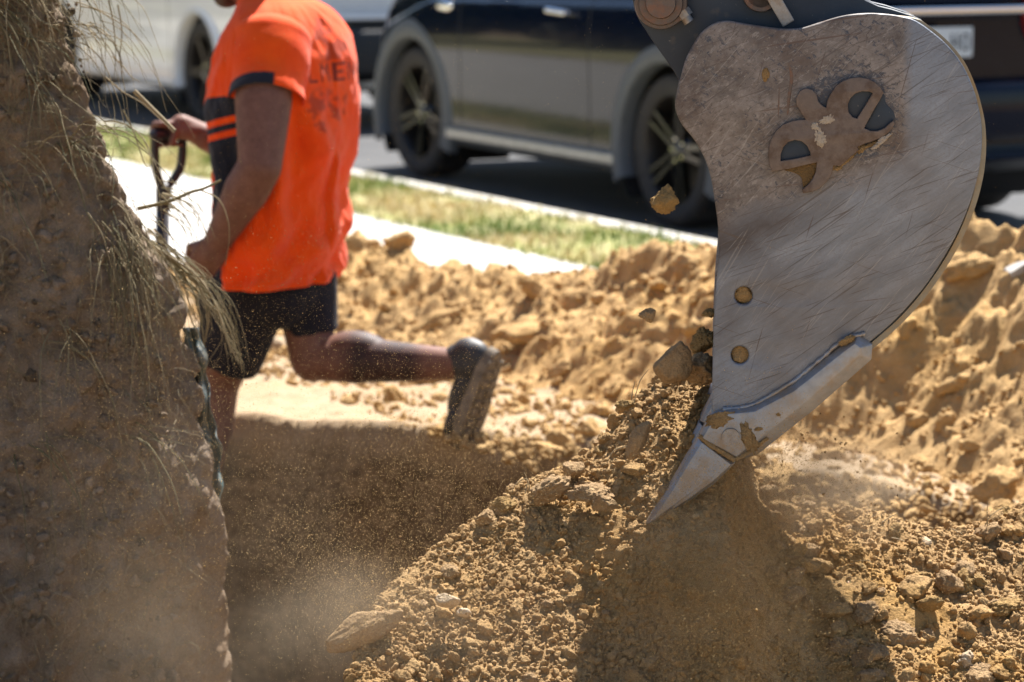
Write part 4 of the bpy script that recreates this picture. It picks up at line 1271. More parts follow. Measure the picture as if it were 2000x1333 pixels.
# near hand: loose curled fist hanging beside the shorts
hd = (J(396, 520, MY - 0.18) - wrL).normalized()           # along the palm
hn = Vector((0.25, -0.95, 0.1)); hn = (hn - hd * hn.dot(hd)).normalized()   # back of the hand, towards the camera
hs = hd.cross(hn).normalized()
if hs.x > 0: hs = -hs                                       # towards the front of the body = thumb side
pm = wrL + hd * 0.050
HRM = Matrix((hd, hs, hn)).transposed()
E3(pm, (0.054, 0.044, 0.022), HRM)
add_capsule(bm, wrL, pm, 0.032, 0.030)
for i, (o_, ln) in enumerate(((0.031, 0.040), (0.011, 0.045), (-0.010, 0.042), (-0.030, 0.034))):
    k0 = wrL + hd * (0.094 - 0.004 * abs(i - 1)) + hs * o_
    p1 = k0 + (hd * 0.72 - hn * 0.5).normalized() * ln
    p2 = p1 + (-hn * 0.9 + hd * 0.05).normalized() * ln * 0.66
    p3 = p2 + (-hd * 0.8 + hn * 0.15).normalized() * ln * 0.5
    finger([k0 - hd * 0.02, k0, p1, p2, p3], 0.0105)
t0 = wrL + hd * 0.032 + hs * 0.034 - hn * 0.012
finger([t0 - hs * 0.012, t0 + hd * 0.035 + hs * 0.014 - hn * 0.012, t0 + hd * 0.062 + hs * 0.004 - hn * 0.03], 0.0125)

# far hand closed round the shovel's D grip
gripA, gripB = J(303, 264, MY + 0.10), J(357, 262, MY + 0.16)
gd = (gripB - gripA).normalized()
gc = (gripA + gripB) / 2
wd = (gc - wrR).normalized()
up = Vector((0, 0, 1))
pmR = gc + Vector((0.022, 0, 0.026)) - wd * 0.01
E3((wrR + pmR) / 2 + wd * 0.012, (0.058, 0.036, 0.026), wd.to_track_quat('X', 'Z').to_matrix())
add_capsule(bm, wrR, pmR, 0.033, 0.028)
for i in range(4):
    o_ = gc + gd * (-0.034 + 0.0215 * i)
    ring = [o_ + up * 0.030 * math.cos(a_) + gd.cross(up) * 0.030 * math.sin(a_) for a_ in (R(20), R(-30), R(-95), R(-150), R(-205))]
    finger([pmR + (o_ - gc) * 0.6] + ring, 0.0108)
finger([pmR, gc + up * 0.014 + gd.cross(up) * 0.032, gc - up * 0.022 + gd.cross(up) * 0.028 - gd * 0.012], 0.012)

# trailing foot: sole towards the camera right, toes on the ground
ft_d = (J(898, 838, MY - 0.24) - ankB).normalized()
body_me = bpy.data.meshes.new('body'); bm.to_mesh(body_me); bm.free()
person = empty('person', J(560, 850, MY))
tag(person, 'worker in an orange shirt and dark shorts lunging out of the trench with a shovel', 'person')
def child_world(o, parent):
    o.parent = parent; o.matrix_parent_inverse = Matrix.Translation(parent.location).inverted()
    return o
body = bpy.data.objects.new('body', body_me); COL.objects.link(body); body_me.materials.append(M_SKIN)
md = body.modifiers.new('r', 'REMESH'); md.mode = 'VOXEL'; md.voxel_size = 0.0048; md.use_smooth_shade = True
ms = body.modifiers.new('s', 'SMOOTH'); ms.iterations = 5; ms.factor = 0.5
apply_mods(body); child_world(body, person)

# eyes
M_EYE = simple_mat('eye_white', (0.75, 0.72, 0.68), 0.2, var=0.03)
M_IRIS = simple_mat('iris_brown', (0.06, 0.03, 0.015), 0.15, var=0.1)
for sd in (1, -1):
    bm = bmesh.new(); add_ellipsoid(bm, HP(0.078, 0.031 * sd, 0.001), (0.0125, 0.0135, 0.010), HQ, 20)
    e_ = child_world(obj_bm('eye', bm, M_EYE, smooth=True), person)
    bm = bmesh.new(); add_ellipsoid(bm, HP(0.0885, 0.031 * sd, 0.000), (0.0035, 0.0055, 0.0055), HQ, 16)
    i_ = obj_bm('iris', bm, M_IRIS, smooth=True); i_.parent = e_
# short dark hair and beard
n = NT('dark_hair'); f = n.noise(300, 4, 0.7, vec=n.mapping(scale=(1, 1, 0.3)))
n.set(color=n.mix(f, (0.012, 0.009, 0.007), (0.045, 0.03, 0.022)), rough=0.65); n.bump(f, 0.8, 0.004)
M_HAIR = n.m
def remesh_parts(name, bm, vox, it, mat, parent):
    me = bpy.data.meshes.new(name); bm.to_mesh(me); bm.free(); me.materials.append(mat)
    o = bpy.data.objects.new(name, me); COL.objects.link(o)
    md = o.modifiers.new('r', 'REMESH'); md.mode = 'VOXEL'; md.voxel_size = vox; md.use_smooth_shade = True
    if it:
        ms = o.modifiers.new('s', 'SMOOTH'); ms.iterations = it; ms.factor = 0.5
    apply_mods(o); child_world(o, parent)
    return o
bm = bmesh.new(); add_ellipsoid(bm, HP(-0.024, 0, 0.040), (0.094, 0.081, 0.088), HQ, 24); add_ellipsoid(bm, HP(-0.050, 0, -0.010), (0.064, 0.074, 0.070), HQ, 20)
remesh_parts('hair', bm, 0.005, 3, M_HAIR, person)
bm = bmesh.new(); add_ellipsoid(bm, HP(0.064, 0, -0.092), (0.034, 0.042, 0.030), HQ, 20)
for sd in (1, -1):
    add_capsule(bm, HP(0.010, 0.064 * sd, -0.030), HP(0.030, 0.056 * sd, -0.080), 0.012, 0.018); add_capsule(bm, HP(0.030, 0.054 * sd, -0.080), HP(0.070, 0.020 * sd, -0.095), 0.020, 0.020)
    add_capsule(bm, HP(0.092, 0.004 * sd, -0.041), HP(0.086, 0.026 * sd, -0.050), 0.006, 0.005)
remesh_parts('beard', bm, 0.004, 2, M_HAIR, person)

# ---- shirt: torso loft with real folds, navy side panels, back print; sleeves with navy cuffs
PROF = [  # py, left px, right px, side half-width
    (550, 446, 652, 0.205), (540, 445, 655, 0.205), (500, 444, 664, 0.205), (440, 432, 670, 0.208), (380, 424, 667, 0.212), (300, 418, 682, 0.222), (250, 416, 686, 0.230), (200, 416, 687, 0.235),
    (150, 423, 686, 0.236), (110, 432, 682, 0.232), (75, 440, 674, 0.222), (45, 452, 660, 0.202), (20, 462, 640, 0.170), (5, 468, 620, 0.135), (-8, 470, 596, 0.105), (-18, 472, 576, 0.088)]
pr = np.array(PROF, float)[::-1]
NR, NA = 330, 460
pys = np.linspace(550, -18, NR)
cosy, siny = abs(FW.x), abs(FW.y)
ringz, ringc, ra_, rb_ = [], [], [], []
for py in pys:
    l = np.interp(py, pr[:, 0], pr[:, 1]); r_ = np.interp(py, pr[:, 0], pr[:, 2]); b = np.interp(py, pr[:, 0], pr[:, 3])
    c = P((l + r_) / 2, py, MY)
    h = (r_ - l) / 2 * MY / FPX
    a = math.sqrt(max(h * h - (b * siny) ** 2, 0.003)) / cosy
    ringz.append(c.z); ringc.append(c[:]); ra_.append(a); rb_.append(b)
ringc = np.array(ringc); ra_ = np.array(ra_)[:, None]; rb_ = np.array(rb_)[:, None]
k_ = np.ones(15) / 15
def smooth1(v):
    p = np.concatenate([np.repeat(v[:1], 7), v, np.repeat(v[-1:], 7)]); return np.convolve(p, k_, 'valid')
ra_ = smooth1(ra_[:, 0])[:, None]; rb_ = smooth1(rb_[:, 0])[:, None]
ringc[:, 0] = smooth1(ringc[:, 0]); ringc[:, 1] = smooth1(ringc[:, 1])
th = np.linspace(0, 2 * np.pi, NA, endpoint=False)[None, :]      # 0 = front, 90 deg = his left (camera side), 180 = back
ct, sn = np.cos(th), np.sin(th)
ex = 0.88
cf = np.sign(ct) * np.abs(ct) ** ex; sf = np.sign(sn) * np.abs(sn) ** ex
fwd = np.array(FW[:]); lef = np.array(LF[:])
ofs = (ra_ * cf)[..., None] * fwd + (rb_ * sf)[..., None] * lef
pos = ringc[:, None, :] + ofs
PYG = np.repeat(pys[:, None], NA, 1); TH = np.repeat(np.degrees(th), NR, 0)
THs = (TH + 180) % 360 - 180
# folds: pulls from the armpit, slack over the belt, creases down the back
U = THs / 40.0; Vv = PYG / 120.0
fold = 0.011 * fbm(U * 0.9 + 0.5 * Vv, Vv * 0.9, seed=81, oct=3) + 0.006 * fbm(U * 2.2 - Vv * 0.8, Vv * 1.3, seed=82, oct=3)
fold = fold + 0.010 * np.sin((U * 1.6 + 0.35 * np.sin(Vv * 1.3)) * 3.1) * sstep(130, 330, PYG) * (0.6 + 0.4 * fbm(U, Vv, seed=83))
fold = fold + 0.008 * np.sin((Vv * 3.0 + 0.9 * U + 1.2 * fbm(U, Vv, seed=84)) * 2.0) * sstep(400, 480, PYG) * (1 - sstep(530, 548, PYG))
fold = fold + 0.012 * np.exp(-((THs - 128 - 0.02 * (PYG - 200)) / 6.5) ** 2) * sstep(40, 120, PYG) * (1 - sstep(380, 470, PYG))
fold = fold - 0.010 * np.exp(-((THs - 116) / 7.5) ** 2) * sstep(40, 120, PYG) * (1 - sstep(380, 480, PYG))
nrm = ofs / np.linalg.norm(ofs, axis=2)[..., None]
pos = pos + nrm * (1.7 * fold * (1 - sstep(20, -10, PYG)))[..., None]
# colour mask: 1 navy panel, print in a second channel
nav = np.zeros((NR, NA))
lo_b = np.interp(PYG, [170, 215, 300, 345, 372, 420], [92, 118, 124, 122, 96, 52])
hi_f = np.interp(PYG, [170, 205, 240, 300, 420, 545], [60, 46, 42, 38, 30, 26])
a_ = np.abs(THs)
nav = ((a_ < lo_b) & (a_ > hi_f) & (PYG > 178 + 0.25 * np.abs(a_ - 80))).astype(float)
for off in (236, 262):
    stripe = np.abs(PYG - (off - 0.55 * (a_ - 60))) < 6.5
    nav = np.where(stripe & (a_ < 90), 0, nav)
# hem of the panel and neck rib
prt = np.zeros((NR, NA))
bx = (THs % 360) - 180                                  # 0 at the middle of the back, + towards his right
blot = fbm(bx / 9.0, PYG / 22.0, seed=91, oct=5) + 0.25 * fbm(bx / 3, PYG / 7.0, seed=92, oct=3)
ring_ = np.hypot((bx + 8) / 24.0, (PYG - 75) / 44.0)
prt = np.maximum(prt, sstep(1.05, 0.85, ring_) * sstep(-0.05, 0.25, blot) * 0.6)
ring_ = np.hypot((bx + 8) / 22.0, (PYG - 206) / 48.0)
prt = np.maximum(prt, sstep(1.05, 0.9, ring_) * sstep(-0.08, 0.25, blot) * 0.62)
GL = {'E': ['11111', '10000', '10000', '11110', '10000', '10000', '11111'], 'L': ['10000', '10000', '10000', '10000', '10000', '10000', '11111'],
      'M': ['10001', '11011', '10101', '10101', '10001', '10001', '10001'], 'N': ['10001', '11001', '10101', '10101', '10011', '10001', '10001']}
word = 'ELMEN'
b0_, b1_, y0_, y1_ = -37.0, 23.0, 119.0, 155.0
for q, ch in enumerate(word):
    g = np.array([[int(c_) for c_ in r0] for r0 in GL[ch]])
    cw = (b1_ - b0_) / len(word)
    u = (bx - (b0_ + q * cw)) / (cw * 0.74); v = (PYG - y0_) / (y1_ - y0_)
    inside = (u >= 0) & (u < 1) & (v >= 0) & (v < 1)
    gi = g[np.clip((v * 7).astype(int), 0, 6), np.clip((u * 5).astype(int), 0, 4)]
    prt = np.where(inside & (gi > 0), 1.0, prt)
n = NT('orange_hi_vis_cloth')
weave = n.noise(900, 2, 0.5)
c = n.mix(n.ramp(n.noise(14, 4, 0.6), [(0.3, 0.0), (0.7, 1.0)]), (0.88, 0.066, 0.002), (0.95, 0.095, 0.003))
pm_ = n.attr('tint')
sepc = n.node('ShaderNodeSeparateColor'); n.link(n.attr('cloth', 'Color'), sepc.inputs[0])
c = n.mix(n.math('MULTIPLY', sepc.outputs[1], 0.85), c, (0.12, 0.022, 0.020))
c = n.mix(sepc.outputs[0], c, (0.016, 0.018, 0.028))
n.set(color=c, rough=0.85, spec=0.2, sheen=0.15)
n.bump(n.math('ADD', n.noise(28, 5, 0.6), n.math('MULTIPLY', weave, 0.3)), 0.25, 0.006)
M_SHIRT = n.m

# thickness: an inner wall turned in at hem and neck
inner = pos - nrm * 0.004
loopv = np.concatenate([pos.reshape(-1, 3), inner[::-1].reshape(-1, 3)])
cm = np.stack([nav, prt, np.zeros_like(nav)], -1)
cmv = np.concatenate([cm.reshape(-1, 3), cm[::-1].reshape(-1, 3)])
fs = grid_faces(NA, 2 * NR, closed_u=True)
shirt = mesh_np('shirt', loopv, fs, M_SHIRT, attrs={'cloth': cmv})
child_world(shirt, person)

def sleeve(sh, el, cuff_f, r0, r1, px_shift, name='sleeve'):
    d = (el - sh).normalized()
    L = (el - sh).length * cuff_f
    a0 = sh - d * 0.02
    q = d.to_track_quat('Z', 'Y').to_matrix()
    nr_, na_ = 70, 120
    tt_ = np.linspace(0, 1, nr_); an_ = np.linspace(0, 2 * np.pi, na_, endpoint=False)
    T_, A_ = np.meshgrid(tt_, an_, indexing='ij')
    rad = (r0 + (r1 - r0) * T_) * np.sqrt(np.clip(1 - np.clip(1 - T_ / 0.28, 0, 1) ** 2, 0, 1)) + 0.004
    rad = rad + 0.006 * fbm(np.cos(A_) * 1.5 + 3, np.sin(A_) * 1.5, T_ * 3.0, seed=95, oct=3) * T_ + 0.004 * np.sin(T_ * 13 + 2 * np.sin(A_)) * T_
    ll = T_ * (L + 0.045)
    loc_ = np.stack([np.cos(A_) * rad, np.sin(A_) * rad * 1.04, ll], -1)
    inn = np.stack([np.cos(A_) * (rad - 0.004), np.sin(A_) * (rad - 0.004) * 1.04, ll], -1)
    Vx = np.concatenate([loc_.reshape(-1, 3), inn[::-1].reshape(-1, 3)]) @ np.array(q).T + np.array(a0)
    cu = ((T_ > 0.86) & (((loc_ @ np.array(q).T)[..., 0]) < 0.022)).astype(float)
    cc = np.stack([cu, 0 * cu, 0 * cu], -1)
    ccv = np.concatenate([cc.reshape(-1, 3), cc[::-1].reshape(-1, 3)])
    o = mesh_np(name, Vx, grid_faces(na_, 2 * nr_, closed_u=True), M_SHIRT, attrs={'cloth': ccv})
    o.parent = shirt; o.matrix_parent_inverse = (Matrix.Translation(person.location)).inverted()
    o.matrix_parent_inverse = Matrix.Identity(4)
    return o
sleeve(J(528, 60, MY - 0.09), J(514, 330, MY - 0.30), 0.46, 0.108, 0.088, 0)
sleeve(J(560, 62, MY + 0.11), elR, 0.50, 0.104, 0.088, 0)

# ---- shorts
n = NT('dark_navy_cloth'); f = n.noise(20, 5, 0.6)
n.set(color=n.mix(f, (0.010, 0.010, 0.016), (0.022, 0.022, 0.032)), rough=0.9, spec=0.2, sheen=0.05); n.bump(n.math('ADD', f, n.math('MULTIPLY', n.noise(700, 2), 0.2)), 0.5, 0.012)
M_SHORTS = n.m
bm = bmesh.new()
add_ellipsoid(bm, (hipL + hipR) / 2 + Vector((0, 0, -0.01)), (0.105, 0.14, 0.12), RZ, 28)
hemF = J(441, 706, MY + 0.045); hemB = J(611, 656, MY + 0.03)
add_cyl(bm, hipL, hipL + (hemF - hipL) * 0.5, 0.075, 0.106, 28); add_cyl(bm, hipL + (hemF - hipL) * 0.49, hemF, 0.108, 0.086, 28)
add_cyl(bm, hipR, hipR + (hemB - hipR) * 0.5, 0.070, 0.090, 28); add_cyl(bm, hipR + (hemB - hipR) * 0.49, hemB, 0.094, 0.068, 28)
add_ellipsoid(bm, J(540, 570, MY), (0.10, 0.12, 0.10), RZ, 20); add_ellipsoid(bm, J(588, 565, MY + 0.03), (0.078, 0.11, 0.085), RZ, 20); add_ellipsoid(bm, J(455, 590, MY + 0.02), (0.085, 0.10, 0.10), RZ, 20)
shorts = remesh_parts('shorts', bm, 0.006, 2, M_SHORTS, person)
me = shorts.data
co = np.empty(len(me.vertices) * 3); me.vertices.foreach_get('co', co); co = co.reshape(-1, 3)
no = np.empty(len(me.vertices) * 3); me.vertices.foreach_get('normal', no); no = no.reshape(-1, 3)
co = co + no * (0.010 * fbm(co[:, 0] * 9, co[:, 1] * 9, co[:, 2] * 5, seed=97, oct=3))[:, None]
me.vertices.foreach_set('co', co.ravel()); me.update()

# ---- boots
M_SHOE = simple_mat('dusty_black_leather', (0.030, 0.028, 0.028), 0.55, var=0.5, nscale=25, bump=0.4)
M_SOLE = simple_mat('dusty_rubber_sole', (0.19, 0.155, 0.115), 0.9, var=0.35, nscale=40, bump=0.5)
def boot(ankle, toe_dir, sole_n, L=0.275):
    t = toe_dir.normalized(); s = (sole_n - t * sole_n.dot(t)).normalized(); w = t.cross(s)
    M = Matrix((t, w, s)).transposed()
    hl = ankle - t * 0.075
    def q(f_, l_, d_): return hl + t * f_ + w * l_ + s * d_
    bm = bmesh.new()
    add_ellipsoid(bm, q(0.058, 0, 0.035), (0.060, 0.037, 0.050), M, 20); add_ellipsoid(bm, q(0.14, 0, 0.045), (0.088, 0.042, 0.040), M, 20)
    add_ellipsoid(bm, q(0.215, 0.004, 0.057), (0.060, 0.046, 0.030), M, 20); add_capsule(bm, q(0.072, 0, -0.012), q(0.070, 0, 0.03), 0.041, 0.044, 20); add_ellipsoid(bm, q(0.05, 0, 0.02), (0.05, 0.040, 0.055), M, 20)
    b = remesh_parts('boot', bm, 0.005, 4, M_SHOE, person)
    pts = []
    for k in range(40):
        a_ = 2 * math.pi * k / 40
        f_ = 0.137 + 0.141 * math.cos(a_); wv = 0.047 * math.sin(a_) * (1 + 0.14 * math.cos(a_) - 0.18 * math.exp(-((f_ - 0.115) / 0.05) ** 2))
        pts.append((f_, wv))
    bm = bmesh.new()
    la = [bm.verts.new(q(f_, w_ * 1.02, 0.070)) for f_, w_ in pts]; lb = [bm.verts.new(q(f_, w_, 0.098 - 0.010 * sstep(0.2, 0.28, f_))) for f_, w_ in pts]
    for i in range(40):
        j = (i + 1) % 40; bm.faces.new((la[i], la[j], lb[j], lb[i]))
    bm.faces.new(la[::-1]); bm.faces.new(lb)
    for k in range(9):      # tread lugs
        f_ = 0.03 + 0.027 * k
        for sd in (1, -1):
            add_box(bm, q(f_, 0.017 * sd, 0.099), (0.014, 0.022, 0.008), M)
    so_ = obj_bm('sole', bm, M_SOLE); so_.parent = b; so_.matrix_parent_inverse = Matrix.Identity(4)
    # swoosh-free pale tab down the heel
    bm = bmesh.new(); add_box(bm, q(0.10, -0.040, 0.03), (0.10, 0.006, 0.016), M, 0.002)
    tb = obj_bm('stripe', bm, simple_mat('grey_trim', (0.22, 0.22, 0.24), 0.6, var=0.15)); tb.parent = b; tb.matrix_parent_inverse = Matrix.Identity(4)
    bm = bmesh.new(); add_cyl(bm, ankle - s * 0.055, ankle - s * 0.02, 0.041, 0.046, 24)
    return b
boot(ankB + Vector((0.010, 0, 0.004)), Vector((-0.34, 0.16, -1.0)), Vector((0.76, -0.62, -0.2)))
boot(ankF, Vector((-0.95, 0.25, -0.12)), Vector((0, 0, -1)))

# ---- shovel in his far hand
M_HANDLE = simple_mat('black_shovel_plastic', (0.022, 0.022, 0.028), 0.45, var=0.3, nscale=40)
M_BLADE = steel_mat('dull_shovel_steel', (0.20, 0.19, 0.18), (0.30, 0.21, 0.11), 0.7, 0.4, 0.5)
shovel = empty('shovel', J(312, 900, MY + 0.13))
tag(shovel, 'black D handled shovel held upright in the far hand beside the earth bank', 'shovel')
def child_s(o): return child_world(o, shovel)
neckp = J(320, 372, MY + 0.13)
bm = bmesh.new()
add_capsule(bm, gripA, gripB, 0.0155, 0.0155, 16)
D1 = crom([tuple(gripA), tuple(J(303, 320, MY + 0.105)), tuple(J(310, 350, MY + 0.115)), tuple(neckp)], False, 6)
D2 = crom([tuple(gripB), tuple(J(354, 320, MY + 0.155)), tuple(J(341, 348, MY + 0.145)), tuple(neckp)], False, 6)
for D in (D1, D2):
    for i in range(len(D) - 1): add_capsule(bm, D[i], D[i + 1], 0.0115, 0.0115, 12, 3)
add_capsule(bm, neckp, J(318, 410, MY + 0.13), 0.021, 0.018, 16)
child_s(shade_auto(obj_bm('grip', bm, M_HANDLE, smooth=True), 60))
bm = bmesh.new(); add_cyl(bm, J(318, 405, MY + 0.13), J(311, 800, MY + 0.13), 0.0175, 0.0175, 20)
child_s(obj_bm('shaft', bm, M_HANDLE, smooth=True))
bm = bmesh.new()
tp = J(311, 795, MY + 0.13); bmid = Vector((tp.x - 0.01, tp.y, tp.z - 0.30))
rows = []
for i in range(16):
    v_ = i / 15; row = []
    wd_ = 0.10 * (1 if v_ < 0.6 else math.sqrt(max(0.02, 1 - ((v_ - 0.6) / 0.4) ** 2)))
    for j in range(11):
        u_ = (j / 10 - 0.5) * 2
        row.append(bm.verts.new((tp.x + u_ * wd_ * 0.8, tp.y + 0.022 * u_ * u_ + u_ * wd_ * 0.4, tp.z - 0.02 - 0.29 * v_)))
    rows.append(row)
for i in range(15):
    for j in range(10): bm.faces.new((rows[i][j], rows[i][j + 1], rows[i + 1][j + 1], rows[i + 1][j]))
bl = obj_bm('blade', bm, M_BLADE, smooth=True)
so_ = bl.modifiers.new('t', 'SOLIDIFY'); so_.thickness = 0.004
apply_mods(bl); child_s(bl)

# ------------------------------------------------------------------ parked cars
def paint(name, col, rough=0.22, metal=0.0, coat=1.0, coat_k=0.6):
    n = NT(name)
    dust = n.ramp(n.noise(6, 5, 0.65), [(0.5, 0.0), (0.85, 0.05)])
    n.set(color=n.mix(dust, col, [0.3 * q_ + 0.05 for q_ in (0.35, 0.30, 0.24)] if coat_k < 0.5 else (0.5, 0.46, 0.40)), rough=rough, metal=metal, coat=coat * coat_k, coat_rough=0.03, spec=0.12 if coat_k < 0.5 else 0.3)
    return n.m
M_NAVYCAR = paint('deep_navy_car_paint', (0.002, 0.005, 0.016), 0.16, 0.0, 1.0, 0.30)
M_WHITECAR = paint('white_car_paint', (0.82, 0.83, 0.84), 0.3)
M_GLASS = simple_mat('tinted_car_glass', (0.012, 0.014, 0.016), 0.04, var=0.05, spec=0.6)
M_CLAD = simple_mat('grey_plastic_cladding', (0.085, 0.095, 0.11), 0.6, var=0.12, nscale=60)
M_BLACKPL = simple_mat('black_plastic_trim', (0.012, 0.013, 0.015), 0.5, var=0.2, nscale=60)
M_TYRE = simple_mat('dusty_tyre_rubber', (0.034, 0.031, 0.030), 0.85, var=0.25, nscale=30, bump=0.3)
M_RIMALLOY = simple_mat('dusty_alloy', (0.075, 0.077, 0.082), 0.22, 1.0, var=0.2)
M_RIMDARK = simple_mat('dark_wheel_well', (0.024, 0.021, 0.020), 0.45, 0.4, var=0.2)
M_CHROME = simple_mat('chrome_trim', (0.80, 0.80, 0.81), 0.08, 1.0, var=0.02)
M_REDLAMP = simple_mat('red_lamp_lens', (0.30, 0.012, 0.015), 0.12, var=0.1, coat=1.0)
M_PLATE = simple_mat('white_number_plate', (0.72, 0.72, 0.70), 0.45, var=0.03)
M_INK = simple_mat('dark_plate_ink', (0.03, 0.035, 0.05), 0.5, var=0.05)
M_SEAM = simple_mat('dark_panel_gap', (0.004, 0.004, 0.005), 0.8, var=0.1)
M_SILL = simple_mat('dull_silver_sill', (0.40, 0.41, 0.43), 0.35, 0.6, var=0.2)

def lathe(bm, prof, seg=48, axis='y', arc=None):
    """profile of (radius, axial) swept about the local y axis"""
    a0, a1 = arc or (0, 2 * math.pi)
    full = arc is None
    rows = []
    for i in range(seg if full else seg + 1):
        t = a0 + (a1 - a0) * i / seg
        rows.append([bm.verts.new((r * math.cos(t), y, r * math.sin(t))) for r, y in prof])
    for i in range(len(rows) if full else len(rows) - 1):
        j = (i + 1) % len(rows)
        for k in range(len(prof) - 1):
            bm.faces.new((rows[i][k], rows[j][k], rows[j][k + 1], rows[i][k + 1]))

def make_wheel(parent, loc, out, R_=0.335, twin=True, face=M_RIMALLOY, spokes=5, rot=0.0):
    """wheel about the local y axis, outer face towards out*y"""
    w = empty('wheel', loc); w.parent = parent
    bm = bmesh.new(); o = out
    pr = [(R_ * 0.70, -0.095 * o), (R_ * 0.80, -0.11 * o), (R_ * 0.95, -0.108 * o), (R_ * 0.995, -0.085 * o), (R_, -0.05 * o), (R_ * 0.99, -0.028 * o), (R_ * 0.985, -0.024 * o), (R_, -0.02 * o), (R_, 0.0), (R_, 0.05 * o), (R_ * 0.995, 0.085 * o), (R_ * 0.955, 0.106 * o),
          (R_ * 0.86, 0.112 * o), (R_ * 0.79, 0.108 * o), (R_ * 0.735, 0.098 * o)]
    lathe(bm, pr, 64); shade_auto(obj_bm('tyre', bm, M_TYRE, w, True), 50)
    bm = bmesh.new()
    lathe(bm, [(R_ * 0.745, 0.100 * o), (R_ * 0.725, 0.103 * o), (R_ * 0.70, 0.092 * o), (R_ * 0.67, 0.05 * o), (R_ * 0.66, -0.09 * o)], 64)
    rim = obj_bm('rim', bm, M_RIMDARK, w, True)
    bm = bmesh.new()
    lathe(bm, [(R_ * 0.66, -0.005 * o), (0.01, -0.005 * o)], 32); rb = obj_bm('brake_disc', bm, M_RIMDARK, w)
    bm = bmesh.new()
    lathe(bm, [(0.001, 0.085 * o), (0.028, 0.084 * o), (0.036, 0.074 * o), (0.062, 0.066 * o), (0.075, 0.045 * o)], 32)
    for k in range(spokes):
        for sd in ((-1, 1) if twin else (0,)):
            a = 2 * math.pi * k / spokes + rot
            ww = 0.026 if twin else 0.055
            M = Matrix.Rotation(a, 4, 'Y')
            r = bmesh.ops.create_cube(bm, size=1.0)
            L = R_ * 0.70 - 0.045
            for v in r['verts']:
                f_ = v.co.x + 0.5
                co = Vector((0.045 + f_ * L, (0.058 + 0.030 * math.sin(f_ * 1.9)) * o + v.co.y * 0.022, v.co.z * ww * (1.05 - 0.15 * f_) + sd * (0.017 + 0.014 * f_)))
                v.co = M @ co
            bmesh.ops.bevel(bm, geom=list({e for v in r['verts'] for e in v.link_edges}), offset=0.005, segments=2, affect='EDGES')
    shade_auto(obj_bm('spokes', bm, face, w, True), 40)
    for k in range(5):
        a = 2 * math.pi * (k + 0.5) / 5 + rot
        bm = bmesh.new()
        add_cyl(bm, (0.05 * math.cos(a), 0.055 * o, 0.05 * math.sin(a)), (0.05 * math.cos(a), 0.076 * o, 0.05 * math.sin(a)), 0.009, 0.008, 6)
        obj_bm('wheel_nut', bm, M_CHROME, w)
    return w

